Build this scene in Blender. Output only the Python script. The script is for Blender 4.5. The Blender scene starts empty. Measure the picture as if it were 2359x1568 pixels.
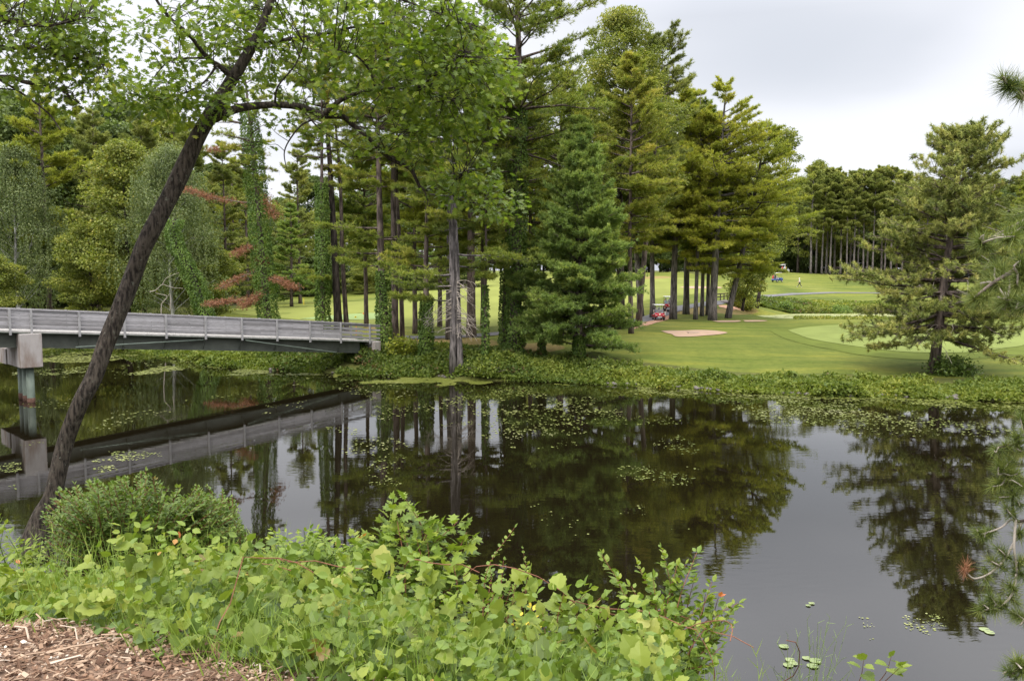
import bpy, math, random
import numpy as np
from mathutils import Vector, Matrix
from mathutils.geometry import delaunay_2d_cdt

sc = bpy.context.scene
COL = sc.collection
R = math.radians
random.seed(7)

# ------------------------------------------------------------------ camera, world, sun, exposure
W_, H_, F = 2359.0, 1568.0, 1966.0          # measuring frame of the photograph and its focal length
PITCH = math.atan(164.0 / F)
CAM = np.array([0.0, 0.0, 7.75])            # metres above the water
cd = bpy.data.cameras.new("camera"); cam = bpy.data.objects.new("camera", cd); COL.objects.link(cam)
cam.location = CAM; cam.rotation_euler = (R(90) - PITCH, 0, 0)
cd.sensor_width = 36.0; cd.lens = 36.0 * F / W_; cd.clip_start = 0.1; cd.clip_end = 5000
sc.camera = cam

SUN_EL, SUN_AZ = R(56), R(205)              # soft sun behind thin cloud, behind and left of the camera
wd = bpy.data.worlds.new("World"); sc.world = wd; wd.use_nodes = True
nt = wd.node_tree; N = nt.nodes; L = nt.links; N.clear()
out = N.new("ShaderNodeOutputWorld"); bg = N.new("ShaderNodeBackground"); L.new(bg.outputs[0], out.inputs[0])
sky = N.new("ShaderNodeTexSky"); sky.sky_type = 'NISHITA'; sky.sun_disc = False
sky.sun_elevation = SUN_EL; sky.sun_rotation = SUN_AZ
tc = N.new("ShaderNodeTexCoord"); sep = N.new("ShaderNodeSeparateXYZ"); L.new(tc.outputs['Generated'], sep.inputs[0])
def wmath(op, a, b=None, c=None, clamp=False):
    m = N.new("ShaderNodeMath"); m.operation = op; m.use_clamp = clamp
    for i, x in enumerate((a, b, c)):
        if x is None: continue
        if isinstance(x, (int, float)): m.inputs[i].default_value = x
        else: L.new(x, m.inputs[i])
    return m.outputs[0]
# cloud layer: direction projected on a plane overhead, so cloud shapes flatten towards the horizon
zc = wmath('ADD', wmath('MAXIMUM', sep.outputs[2], 0.0), 0.22)
cx = wmath('DIVIDE', sep.outputs[0], zc); cy = wmath('DIVIDE', sep.outputs[1], zc)
cmb = N.new("ShaderNodeCombineXYZ"); L.new(cx, cmb.inputs[0]); L.new(cy, cmb.inputs[1]); cmb.inputs[2].default_value = 3.7
ns = N.new("ShaderNodeTexNoise"); ns.inputs['Scale'].default_value = 0.62; ns.inputs['Detail'].default_value = 5
ns.inputs['Roughness'].default_value = 0.42; L.new(cmb.outputs[0], ns.inputs['Vector'])
cr = N.new("ShaderNodeValToRGB"); L.new(ns.outputs['Fac'], cr.inputs[0])
cr.color_ramp.interpolation = 'EASE'
cr.color_ramp.elements[0].position = 0.33; cr.color_ramp.elements[0].color = (0.57, 0.59, 0.65, 1)
cr.color_ramp.elements[1].position = 0.50; cr.color_ramp.elements[1].color = (0.83, 0.84, 0.885, 1)
# one broad greyer cloud bank over the course
bx = wmath('DIVIDE', wmath('SUBTRACT', cx, 0.66), 0.42); by = wmath('DIVIDE', wmath('SUBTRACT', cy, 2.08), 0.42)
bd_ = wmath('SQRT', wmath('ADD', wmath('MULTIPLY', bx, bx), wmath('MULTIPLY', by, by)))
bd_ = wmath('SUBTRACT', wmath('ADD', bd_, wmath('MULTIPLY', ns.outputs['Fac'], 1.6)), 0.8)
bm_ = N.new("ShaderNodeMapRange"); bm_.interpolation_type = 'SMOOTHSTEP'; L.new(bd_, bm_.inputs[0]); bm_.inputs[1].default_value = 0.0; bm_.inputs[2].default_value = 1.25; bm_.inputs[3].default_value = 1.0; bm_.inputs[4].default_value = 0.0
bmx = N.new("ShaderNodeMix"); bmx.data_type = 'RGBA'; L.new(bm_.outputs[0], bmx.inputs[0]); L.new(cr.outputs[0], bmx.inputs[6]); bmx.inputs[7].default_value = (0.60, 0.625, 0.68, 1)
# an overcast sky is brighter overhead than at the horizon
zr = N.new("ShaderNodeMapRange"); L.new(sep.outputs[2], zr.inputs[0])
zr.inputs[1].default_value = 0.27; zr.inputs[2].default_value = 0.80; zr.inputs[3].default_value = 1.0; zr.inputs[4].default_value = 4.0
vm = N.new("ShaderNodeVectorMath"); vm.operation = 'SCALE'; L.new(bmx.outputs[2], vm.inputs[0]); L.new(zr.outputs[0], vm.inputs['Scale'])
ss = N.new("ShaderNodeVectorMath"); ss.operation = 'SCALE'; L.new(sky.outputs[0], ss.inputs[0]); ss.inputs['Scale'].default_value = 0.10
mx = N.new("ShaderNodeMix"); mx.data_type = 'RGBA'; mx.inputs[0].default_value = 0.93
L.new(ss.outputs[0], mx.inputs[6]); L.new(vm.outputs[0], mx.inputs[7]); L.new(mx.outputs[2], bg.inputs[0]); bg.inputs[1].default_value = 1.0

sd = bpy.data.lights.new("sun", 'SUN'); sd.energy = 1.9; sd.angle = R(14); sd.color = (1.0, 0.96, 0.88)
sun = bpy.data.objects.new("sun", sd); COL.objects.link(sun)
dsun = Vector((math.sin(SUN_AZ) * math.cos(SUN_EL), math.cos(SUN_AZ) * math.cos(SUN_EL), math.sin(SUN_EL)))
sun.rotation_euler = dsun.to_track_quat('Z', 'Y').to_euler()
sc.view_settings.view_transform = 'Standard'; sc.view_settings.look = 'None'
sc.view_settings.exposure = 0.35; sc.view_settings.gamma = 1.0; sc.view_settings.use_curve_mapping = False
sc.cycles.use_denoising = True
sc.cycles.max_bounces = 7; sc.cycles.diffuse_bounces = 4; sc.cycles.glossy_bounces = 3
sc.cycles.transmission_bounces = 4; sc.cycles.transparent_max_bounces = 6
sc.cycles.caustics_reflective = False; sc.cycles.caustics_refractive = False
sc.cycles.sample_clamp_indirect = 6.0

# ------------------------------------------------------------------ measuring helpers
cp, sp = math.cos(PITCH), math.sin(PITCH)
def ray(px, py):
    u = (px - W_ / 2) / F; v = (H_ / 2 - py) / F
    return np.array([u, cp + v * sp, -sp + v * cp])
def at(px, py, Y):                           # a point of the place seen at (px,py) and Y metres away
    d = ray(px, py); return CAM + d * (Y / d[1])
def atz(px, py, z):
    d = ray(px, py); return CAM + d * ((z - CAM[2]) / d[2])
def pix(P):                                  # back to the measuring frame (n,3)->(n,2)
    P = np.atleast_2d(P); q = P - CAM
    fw = q[:, 1] * cp - q[:, 2] * sp; up = q[:, 1] * sp + q[:, 2] * cp
    return np.stack([W_ / 2 + F * q[:, 0] / fw, H_ / 2 - F * up / fw], 1)

def vnoise(x, y, seed=0):
    xi = np.floor(x).astype(np.int64); yi = np.floor(y).astype(np.int64); xf = x - xi; yf = y - yi
    def h(a, b):
        n = (a * 374761393 + b * 668265263 + seed * 974634777) & 0xffffffff
        n = ((n ^ (n >> 13)) * 1274126177) & 0xffffffff
        return ((n ^ (n >> 16)) & 0xffff) / 65535.0
    u = xf * xf * (3 - 2 * xf); v = yf * yf * (3 - 2 * yf)
    return (h(xi, yi) * (1 - u) + h(xi + 1, yi) * u) * (1 - v) + (h(xi, yi + 1) * (1 - u) + h(xi + 1, yi + 1) * u) * v
def fbm(x, y, seed=0, o=4):
    s = 0; a = .5; t = 0
    for k in range(o):
        s = s + a * vnoise(x * 2 ** k, y * 2 ** k, seed + k); t += a; a *= .5
    return s / t

# ------------------------------------------------------------------ objects helpers
def tag(o, label=None, cat=None, group=None, kind=None):
    if label: o["label"] = label
    if cat: o["category"] = cat
    if group: o["group"] = group
    if kind: o["kind"] = kind
    return o
def empty(name, loc=(0, 0, 0), rz=0.0, label=None, cat=None, group=None):
    o = bpy.data.objects.new(name, None); COL.objects.link(o); o.location = tuple(float(c) for c in loc)
    o.rotation_euler = (0, 0, rz); o.empty_display_size = .2
    return tag(o, label, cat, group)
def copy_tree(o, parent=None):
    c = o.copy(); COL.objects.link(c)
    if parent: c.parent = parent
    for ch in [k for k in bpy.data.objects if k.parent == o]: copy_tree(ch, c)
    return c
class MB:
    """collects faces and links them as ONE mesh object"""
    def __init__(s): s.v = []; s.f = []; s.t = []; s.m = []; s.n = 0
    def add(s, v, f, tint=0.5, mat=0):
        v = np.asarray(v, float).reshape(-1, 3); f = np.asarray(f, np.int64)
        if f.ndim == 1: f = f[None]
        s.v.append(v); s.f.append(f + s.n); s.n += len(v)
        s.t.append(np.broadcast_to(np.asarray(tint, float), (len(v),)).copy()); s.m.append(np.full(len(f), mat)); return s
    def box(s, c, size, rot=None, tint=.5, mat=0, bev=0.0):
        bm = bmesh_box(size, bev); v, fs = bm
        if rot is not None: v = v @ np.array(rot.to_3x3()).T if isinstance(rot, Matrix) else v @ np.asarray(rot).T
        v = v + np.asarray(c, float)
        base = s.n; s.v.append(v); s.n += len(v); s.t.append(np.full(len(v), float(tint)))
        for k in fs:
            s.f.append(np.asarray(fs[k]) + base); s.m.append(np.full(len(fs[k]), mat))
        return s
    def tube(s, pts, rad, sides=6, tint=.5, mat=0, cap=True, flare=None):
        pts = np.asarray(pts, float); n = len(pts); rad = np.broadcast_to(np.asarray(rad, float), (n,))
        tg = np.gradient(pts, axis=0); tg /= np.linalg.norm(tg, axis=1)[:, None] + 1e-9
        ref = np.array([0, 0, 1.0]) if abs(tg[0][2]) < .8 else np.array([1.0, 0, 0])
        a = np.arange(sides) * 2 * math.pi / sides; V = []
        for i in range(n):
            x = np.cross(tg[i], ref); x /= np.linalg.norm(x) + 1e-9; y = np.cross(tg[i], x); ref = np.cross(x, tg[i])
            rr = rad[i] if flare is None else rad[i] * flare(i, a)
            V.append(pts[i] + (np.cos(a) * rr)[:, None] * x + (np.sin(a) * rr)[:, None] * y)
        V = np.concatenate(V); i, j = np.meshgrid(np.arange(n - 1), np.arange(sides), indexing='ij'); j2 = (j + 1) % sides
        Fq = np.stack([i * sides + j, (i + 1) * sides + j, (i + 1) * sides + j2, i * sides + j2], -1).reshape(-1, 4)
        s.add(V, Fq, tint, mat)
        if cap and sides > 2:
            b = s.n - len(V)
            s.f.append(np.array([[b + k for k in range(sides)]])); s.m.append(np.array([mat]))
            s.f.append(np.array([[b + (n - 1) * sides + k for k in range(sides)][::-1]])); s.m.append(np.array([mat]))
        return s
    def scatter(s, T, P, D, Nn, S, tint, mat=0, wid=1.0):
        """a leaf template at every P, pointing along D, facing Nn, S long"""
        if len(P) == 0: return s
        tv, tf = T; P = np.asarray(P, float); D = np.asarray(D, float); Nn = np.asarray(Nn, float)
        D = D / (np.linalg.norm(D, axis=1)[:, None] + 1e-9)
        X = np.cross(D, Nn); X /= np.linalg.norm(X, axis=1)[:, None] + 1e-9; Z = np.cross(X, D)
        S = np.broadcast_to(np.asarray(S, float), (len(P),)); wid = np.broadcast_to(np.asarray(wid, float), (len(P),))
        V = P[:, None, :] + S[:, None, None] * (tv[None, :, 0:1] * wid[:, None, None] * X[:, None, :] + tv[None, :, 1:2] * D[:, None, :] + tv[None, :, 2:3] * Z[:, None, :])
        k = len(tv); off = (np.arange(len(P)) * k)[:, None, None]
        tt = np.repeat(np.broadcast_to(np.asarray(tint, float), (len(P),)), k)
        base = s.n; s.v.append(V.reshape(-1, 3)); s.n += k * len(P); s.t.append(tt)
        for fa in tf:
            ff = (np.asarray(fa)[None] + off).reshape(-1, np.asarray(fa).shape[1]) + base
            s.f.append(ff); s.m.append(np.full(len(ff), mat))
        return s
    def build(s, name, mats, parent=None, smooth=False):
        me = bpy.data.meshes.new(name)
        v = np.concatenate(s.v); li = np.concatenate([f.ravel() for f in s.f]).astype(np.int32)
        lt = np.concatenate([np.full(len(f), f.shape[1]) for f in s.f]).astype(np.int32)
        ls = np.concatenate([[0], np.cumsum(lt)[:-1]]).astype(np.int32)
        me.vertices.add(len(v)); me.vertices.foreach_set("co", v.astype(np.float32).ravel())
        me.loops.add(len(li)); me.loops.foreach_set("vertex_index", li)
        me.polygons.add(len(lt)); me.polygons.foreach_set("loop_start", ls)
        me.polygons.foreach_set("material_index", np.concatenate(s.m).astype(np.int32))
        me.update(calc_edges=True)
        me.polygons.foreach_set("use_smooth", np.full(len(lt), smooth, dtype=bool))
        at_ = me.attributes.new("tint", 'FLOAT', 'POINT'); at_.data.foreach_set("value", np.concatenate(s.t).astype(np.float32))
        for m in (mats if isinstance(mats, (list, tuple)) else [mats]): me.materials.append(m)
        me.validate(verbose=False)
        o = bpy.data.objects.new(name, me); COL.objects.link(o)
        if parent: o.parent = parent
        return o
_bc = {}
def bmesh_box(size, bev):
    key = (tuple(round(float(x), 4) for x in size), round(bev, 4))
    if key in _bc: return _bc[key]
    import bmesh
    bm = bmesh.new(); bmesh.ops.create_cube(bm, size=1.0)
    for w in bm.verts: w.co = Vector((w.co.x * size[0], w.co.y * size[1], w.co.z * size[2]))
    if bev > 0: bmesh.ops.bevel(bm, geom=list(bm.edges), offset=bev, segments=2, affect='EDGES', profile=.6)
    bm.verts.ensure_lookup_table(); bm.verts.index_update()
    v = np.array([w.co[:] for w in bm.verts]); fs = {}
    for f in bm.faces: fs.setdefault(len(f.verts), []).append([w.index for w in f.verts])
    bm.free(); _bc[key] = (v, fs); return _bc[key]
def spline(pts, n):
    pts = np.asarray(pts, float); k = len(pts); P = np.vstack([2 * pts[0] - pts[1], pts, 2 * pts[-1] - pts[-2]])
    o = []
    for t in np.linspace(0, k - 1 - 1e-6, n):
        i = int(t); u = t - i; a, b, c, d = P[i:i + 4]
        o.append(.5 * (2 * b + (c - a) * u + (2 * a - 5 * b + 4 * c - d) * u * u + (3 * b - a - 3 * c + d) * u ** 3))
    return np.array(o)

# ------------------------------------------------------------------ materials
def newmat(name):
    m = bpy.data.materials.new(name); m.use_nodes = True; nt = m.node_tree; nt.nodes.clear()
    o = nt.nodes.new("ShaderNodeOutputMaterial"); return m, nt.nodes, nt.links, o
def ramp(n, cols, pos=None):
    r = n.new("ShaderNodeValToRGB"); e = r.color_ramp.elements
    pos = pos or [i / (len(cols) - 1) for i in range(len(cols))]
    e[0].position = pos[0]; e[0].color = (*cols[0], 1); e[1].position = pos[-1]; e[1].color = (*cols[-1], 1)
    for p, c in list(zip(pos, cols))[1:-1]:
        x = e.new(p); x.color = (*c, 1)
    return r
def noise(n, l, scale, detail=4, rough=.55, vec=None, stretch=None):
    t = n.new("ShaderNodeTexNoise"); t.inputs['Scale'].default_value = scale; t.inputs['Detail'].default_value = detail; t.inputs['Roughness'].default_value = rough
    g = n.new("ShaderNodeTexCoord"); src = g.outputs['Object']
    if vec == 'world':
        ge = n.new("ShaderNodeNewGeometry"); src = ge.outputs['Position']
    if stretch:
        mp = n.new("ShaderNodeMapping"); mp.inputs['Scale'].default_value = stretch; l.new(src, mp.inputs[0]); src = mp.outputs[0]
    l.new(src, t.inputs['Vector']); return t
def leafmat(name, cols, pos=None, trans=.3, rough=.55, spec=.25, tcol=(1.15, 1.25, .6)):
    m, n, l, o = newmat(name)
    a = n.new("ShaderNodeAttribute"); a.attribute_name = "tint"; r = ramp(n, cols, pos); l.new(a.outputs['Fac'], r.inputs[0])
    p = n.new("ShaderNodeBsdfPrincipled"); p.inputs['Roughness'].default_value = rough; p.inputs['Specular IOR Level'].default_value = spec
    l.new(r.outputs[0], p.inputs['Base Color'])
    t = n.new("ShaderNodeBsdfTranslucent"); g = n.new("ShaderNodeMix"); g.data_type = 'RGBA'; g.blend_type = 'MULTIPLY'; g.inputs[0].default_value = 1
    g.inputs[7].default_value = (*tcol, 1); l.new(r.outputs[0], g.inputs[6]); l.new(g.outputs[2], t.inputs[0])
    x = n.new("ShaderNodeMixShader"); x.inputs[0].default_value = trans; l.new(p.outputs[0], x.inputs[1]); l.new(t.outputs[0], x.inputs[2]); l.new(x.outputs[0], o.inputs[0])
    return m
def solid(name, col, rough=.6, spec=.4, metal=0, var=.12, scale=6, bump=0.0, col2=None, stretch=None, coat=0):
    m, n, l, o = newmat(name); p = n.new("ShaderNodeBsdfPrincipled"); t = noise(n, l, scale, stretch=stretch)
    c2 = col2 or tuple(c * (1 - var * 2) for c in col); r = ramp(n, [c2, col, tuple(min(1, c * (1 + var)) for c in col)], [.3, .55, .75])
    l.new(t.outputs['Fac'], r.inputs[0]); l.new(r.outputs[0], p.inputs['Base Color'])
    p.inputs['Roughness'].default_value = rough; p.inputs['Specular IOR Level'].default_value = spec; p.inputs['Metallic'].default_value = metal
    p.inputs['Coat Weight'].default_value = coat
    if bump:
        b = n.new("ShaderNodeBump"); b.inputs['Strength'].default_value = bump; b.inputs['Distance'].default_value = .02; l.new(t.outputs['Fac'], b.inputs['Height']); l.new(b.outputs[0], p.inputs['Normal'])
    l.new(p.outputs[0], o.inputs[0]); return m
def bark(name, dark, light, lichen=None, scale=9, bumpd=.03):
    m, n, l, o = newmat(name); p = n.new("ShaderNodeBsdfPrincipled"); p.inputs['Roughness'].default_value = .9; p.inputs['Specular IOR Level'].default_value = .15
    t = noise(n, l, scale, 6, .65, stretch=(1, 1, .2)); r = ramp(n, [dark, light, tuple(c * 1.35 for c in light)], [.40, .56, .72]); l.new(t.outputs['Fac'], r.inputs[0]); c = r.outputs[0]
    if lichen:
        q = noise(n, l, 16.0, 5, .7); k = ramp(n, [(0, 0, 0), (0, 0, 0), (1, 1, 1)], [0, .60, .70]); l.new(q.outputs['Fac'], k.inputs[0])
        x = n.new("ShaderNodeMix"); x.data_type = 'RGBA'; l.new(k.outputs[0], x.inputs[0]); l.new(c, x.inputs[6]); x.inputs[7].default_value = (*lichen, 1); c = x.outputs[2]
    l.new(c, p.inputs['Base Color']); b = n.new("ShaderNodeBump"); b.inputs['Strength'].default_value = .9; b.inputs['Distance'].default_value = bumpd
    l.new(t.outputs['Fac'], b.inputs['Height']); l.new(b.outputs[0], p.inputs['Normal']); l.new(p.outputs[0], o.inputs[0]); return m

M = {}
M['wpine'] = leafmat("white_pine_needles", [(0.068, 0.108, 0.028), (0.193, 0.243, 0.045), (0.339, 0.345, 0.064), (0.554, 0.467, 0.119)], [0, .4, .75, 1], .38)
M['wpine_y'] = leafmat("yellowish_pine_needles", [(0.093, 0.128, 0.025), (0.231, 0.263, 0.038), (0.370, 0.376, 0.056), (0.518, 0.451, 0.079)], [0, .4, .75, 1], .38)
M['wpine_g'] = leafmat("young_pine_needles", [(0.068, 0.118, 0.040), (0.163, 0.237, 0.066), (0.283, 0.351, 0.085), (0.475, 0.495, 0.116)], [0, .4, .75, 1], .38)
M['rpine'] = leafmat("red_pine_needles", [(0.075, 0.104, 0.030), (0.185, 0.218, 0.052), (0.322, 0.337, 0.084), (0.519, 0.478, 0.150)], [0, .4, .75, 1], .2)
M['npine'] = leafmat("near_pine_needles", [(0.049, 0.079, 0.022), (0.131, 0.168, 0.040), (0.234, 0.258, 0.062), (0.371, 0.337, 0.106)], [0, .4, .75, 1], .2)
M['dead'] = leafmat("dead_pine_needles", [(0.180, 0.077, 0.041), (0.324, 0.153, 0.081), (0.432, 0.234, 0.135)], None, .2, tcol=(1, .8, .6))
M['broad'] = leafmat("broad_leaves", [(0.084, 0.106, 0.024), (0.176, 0.208, 0.040), (0.304, 0.302, 0.056), (0.442, 0.381, 0.081)], [0, .4, .75, 1], .35)
M['birch'] = leafmat("birch_leaves", [(0.068, 0.095, 0.039), (0.137, 0.176, 0.066), (0.227, 0.254, 0.097), (0.330, 0.335, 0.170)], [0, .4, .75, 1], .35)
M['dark'] = leafmat("dark_wood_leaves", [(0.040, 0.062, 0.021), (0.099, 0.136, 0.035), (0.177, 0.219, 0.049)], None, .25)
M['oak'] = leafmat("oak_leaves", [(0.060, 0.095, 0.019), (0.146, 0.208, 0.030), (0.268, 0.321, 0.043), (0.449, 0.427, 0.065)], [0, .45, .8, 1], .45, .45, .35)
M['ivy'] = leafmat("ivy_leaves", [(0.044, 0.089, 0.019), (0.108, 0.173, 0.031), (0.177, 0.251, 0.042)], None, .3)
M['cover'] = leafmat("bank_plants", [(.16, .11, .045), (0.054, 0.089, 0.019), (0.129, 0.170, 0.027), (0.215, 0.238, 0.038), (0.344, 0.306, 0.051)], [0, .05, .4, .8, 1], .3)
M['grape'] = leafmat("vine_leaves", [(.22, .15, .05), (0.078, 0.114, 0.020), (0.155, 0.209, 0.029), (0.248, 0.290, 0.047), (0.350, 0.347, 0.092)], [0, .07, .4, .8, 1], .35, .5, .3)
M['bush'] = leafmat("bush_leaves", [(0.060, 0.098, 0.025), (0.118, 0.180, 0.039), (0.206, 0.253, 0.051), (0.280, 0.180, 0.051)], [0, .45, .93, 1], .35, .45, .35)
M['sap'] = leafmat("sapling_leaves", [(0.088, 0.135, 0.028), (0.156, 0.228, 0.032), (0.263, 0.299, 0.037), (0.486, 0.157, 0.062)], [0, .45, .93, 1], .35, .45, .35)
M['yel'] = leafmat("yellow_leaves", [(.40, .36, .05), (.62, .50, .06), (.60, .28, .06)], None, .35)
M['grass'] = leafmat("grass_blades", [(0.112, 0.176, 0.032), (0.192, 0.272, 0.048), (0.288, 0.336, 0.080)], None, .3)
M['weed'] = leafmat("floating_weed", [(0.102, 0.128, 0.022), (0.166, 0.191, 0.038), (0.229, 0.242, 0.076), (0.293, 0.293, 0.140)], None, .05, .6)
M['weedf'] = leafmat("duckweed_film", [(0.087, 0.101, 0.015), (0.131, 0.144, 0.023), (0.167, 0.175, 0.052)], None, .05, .6)
M['pad'] = leafmat("lily_pads", [(0.140, 0.182, 0.056), (0.238, 0.280, 0.112)], None, .1, .35, .5)
M['chips'] = leafmat("wood_chips", [(.08, .045, .03), (.20, .12, .075), (.36, .26, .18), (.55, .47, .38)], [0, .4, .75, 1], 0, .85, .1)
M['bark_oak'] = bark("oak_bark", (.014, .011, .009), (.062, .050, .040), (.13, .13, .105), 30, .02)
M['bark_pine'] = bark("pine_bark", (.045, .035, .030), (.15, .115, .098), None, 5, .05)
M['bark_grey'] = bark("grey_pine_bark", (.050, .044, .041), (.165, .145, .136), None, 5, .05)
M['bark_dark'] = bark("dark_bark", (.022, .018, .016), (.075, .060, .052), None, 5, .05)
M['bark_birch'] = bark("birch_bark", (.20, .19, .17), (.50, .49, .46), None, 3, .02)
M['twig'] = solid("bare_twigs", (.20, .17, .145), .9, .1, scale=3)
M['twigl'] = solid("pale_twigs", (.36, .31, .26), .9, .1, scale=3)
M['stem'] = solid("red_stems", (.20, .085, .05), .7, .2, scale=30)
M['gstem'] = solid("green_stems", (.17, .24, .06), .7, .2, scale=30)

# leaf outlines: x side, y along, z out of the leaf
def T(v, *faces): return (np.array(v, float), [np.array(f) for f in faces])
BLADE = T([(-.5, 0, 0), (.5, 0, 0), (0, 1, 0)], [(0, 1, 2)])
RHOMB = T([(0, 0, 0), (.32, .45, .06), (0, 1, 0), (-.32, .45, .06)], [(0, 1, 2, 3)])
OVAL = T([(0, 0, 0), (.2, .25, .04), (.22, .6, .05), (0, 1, -.04), (-.22, .6, .05), (-.2, .25, .04), (0, .5, -.02)],
         [(0, 1, 6), (1, 2, 6), (2, 3, 6), (3, 4, 6), (4, 5, 6), (5, 0, 6)])
def fan(outline, cup=.06, drop=.05):
    o = np.array(outline, float); half = [(x, y) for x, y in o]; full = half + [(-x, y) for x, y in half[::-1] if x > 1e-6]
    v = [(0, .42, 0)] + [(x, y, cup * abs(x) * 2 - drop * (y - .4) ** 2 * 2) for x, y in full]
    n = len(full); return T(v, [(0, 1 + i, 1 + (i + 1) % n) for i in range(n)])
GRAPE = fan([(0, 0.05), (.16, -.06), (.36, .02), (.44, .2), (.40, .30), (.50, .46), (.40, .56), (.36, .72), (.20, .76), (.14, .9), (0, 1.0)], .10, .10)
OAKL = fan([(0, 0), (.05, .18), (.26, .22), (.12, .36), (.40, .50), (.16, .58), (.34, .80), (.12, .80), (0, 1.0)], .05, .12)
MAPLE = fan([(0, 0.02), (.12, .04), (.38, .04), (.30, .18), (.55, .34), (.36, .42), (.44, .66), (.18, .60), (.12, .76), (0, 1.0)], .07, .10)
PAD = T([(math.cos(a) * .5, math.sin(a) * .5, 0) for a in np.linspace(0, 2 * math.pi, 9)[:-1]], [tuple(range(8))])

# ------------------------------------------------------------------ terrain
SHORE = [(-700, 793), (-200, 795), (100, 797), (250, 801), (300, 806), (400, 824), (500, 845), (600, 850), (700, 857), (800, 862), (870, 866), (960, 868),
         (1040, 872), (1200, 877), (1300, 880), (1500, 890), (1700, 904), (1900, 912), (2100, 916), (2359, 924), (2700, 930), (3200, 935)]
ctrl = []
for px, py in SHORE:
    p = atz(px, py, 0); ctrl.append(p); q = p * 1; q[1] -= 2.2; q[2] = -.8; ctrl.append(q)
    for d, z in ((10, -1.4), (22, -1.6)):
        if p[1] - d > 24: ctrl.append(np.array([p[0], p[1] - d, z]))
for c in [(870, 808, 66.5), (960, 815, 65.5), (1050, 852, 60.3), (1118, 828, 62), (1187, 814, 65), (1260, 822, 64), (1330, 827, 62), (1500, 835, 62), (1600, 838, 62), (1700, 845, 61.5),
          (1900, 850, 60), (2040, 853, 59.5), (2160, 858, 59), (2359, 852, 60), (2700, 850, 60), (1500, 800, 70), (1700, 800, 70), (1600, 775, 80), (1600, 765, 84), (1460, 768, 80),
          (1530, 738, 103), (1700, 739, 103), (1815, 790, 74), (1950, 815, 68), (1950, 780, 80), (2050, 752, 92), (2250, 752, 92), (2050, 743, 99), (2300, 800, 72), (2500, 800, 72), (2400, 750, 92),
          (1300, 768, 80), (1100, 775, 76), (980, 777, 76), (1000, 740, 95), (1000, 700, 130), (1000, 670, 170), (1150, 640, 230), (1150, 627, 275), (1350, 740, 95), (1400, 700, 125), (1480, 642, 200),
          (1560, 631, 235), (1400, 640, 225), (800, 735, 95), (700, 716, 110), (600, 712, 112), (850, 692, 150), (600, 692, 150), (750, 690, 170), (400, 702, 130), (0, 702, 125), (-400, 702, 120),
          (1600, 703, 120), (1640, 726, 109), (1560, 712, 115), (1665, 697, 126), (1700, 713, 117), (1740, 706, 128), (1755, 692, 137), (1900, 700, 142), (2100, 702, 142), (2350, 702, 142),
          (1900, 686, 150), (1850, 677, 155), (2000, 676, 157), (2250, 678, 157), (1900, 665, 168), (1700, 660, 165), (1790, 650, 175), (1900, 650, 182), (2100, 655, 180), (2300, 655, 180),
          (1803, 626, 212), (1900, 633, 212), (1960, 632, 217), (2100, 638, 215), (2350, 640, 215), (1680, 640, 215), (1640, 625, 250)]:
    ctrl.append(at(*c))
for px, Y, z in [(1760, 116, 1.1), (1850, 112, 1.3), (1850, 119, .7), (1850, 126, .3), (1850, 133, .75), (2000, 111, 1.3), (2000, 118, .6), (2000, 126, .2), (2000, 133, .7), (2200, 111, 1.3), (2200, 118, .6), (2200, 126, .2),
                 (2200, 133, .7), (2400, 111, 1.3), (2400, 118, .6), (2400, 126, .2), (2400, 133, .7), (1745, 125, .5), (400, 88, .9), (400, 96, 1.7), (250, 92, .9), (0, 98, 1.2), (-300, 98, 1.4), (550, 80, 1.3), (680, 76, 1.4), (600, 92, 2.0), (-700, 100, 1.5),
                 (1850, 260, 5.0), (2200, 260, 4.5), (1400, 300, 6.5), (800, 300, 4), (200, 300, 4), (-500, 300, 4), (2800, 300, 4.5), (3000, 160, 3), (-900, 160, 2.5), (3000, 80, 1.5), (1200, 600, 6), (4000, 600, 4), (-2000, 600, 4)]:
    p = at(px, 620, Y); ctrl.append(np.array([p[0], Y, z]))
for X, row in {-40: [(-8, 6.6), (6, 6.2), (14, 3.5), (22, .3), (24, -.7)], -14: [(-8, 6.3), (3, 6.15), (5, 5.9), (8, 4.7), (12, 2.9), (16, 1.3), (20, 0), (22, -.8), (26, -1.4)],
               -6: [(-8, 6.2), (0, 6.15), (3.8, 6.08), (5, 5.75), (7, 4.95), (9, 4.15), (12, 2.9), (16, 1.2), (19, 0), (21, -.8), (25, -1.4)],
               -2: [(-8, 6.2), (0, 6.15), (3.2, 6.1), (4.2, 5.9), (5, 5.6), (7, 4.7), (9, 3.8), (12, 2.5), (16, .6), (17.5, 0), (19.5, -.8), (24, -1.4)],
               1: [(-8, 6.2), (0, 6.15), (2.6, 6.1), (3.5, 5.75), (5, 5.1), (7, 4.2), (9, 3.2), (12, 1.9), (15, .5), (16.2, 0), (18, -.8), (23, -1.4)],
               3: [(-8, 6.2), (0, 6.1), (2.5, 5.8), (5, 4.75), (8, 3.1), (11, 1.4), (13.6, 0), (15.5, -.8), (21, -1.4)],
               6: [(-8, 6.2), (0, 6.0), (2.5, 5.6), (5, 4.6), (8, 3.0), (11, 1.2), (13, 0), (15, -.8), (21, -1.4)],
               14: [(-8, 6.2), (0, 6.0), (3, 5.6), (8, 3.2), (12, 1.2), (14.5, 0), (16.5, -.8), (24, -1.4)], 40: [(-8, 6.2), (6, 5.6), (16, 0), (20, -1)], 90: [(-8, 6), (20, 0), (30, -1.5)], -90: [(-8, 6), (26, 0), (36, -1.5)]}.items():
    for Y, z in row: ctrl.append(np.array([X, Y, z], float))
C = np.array(ctrl)
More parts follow.
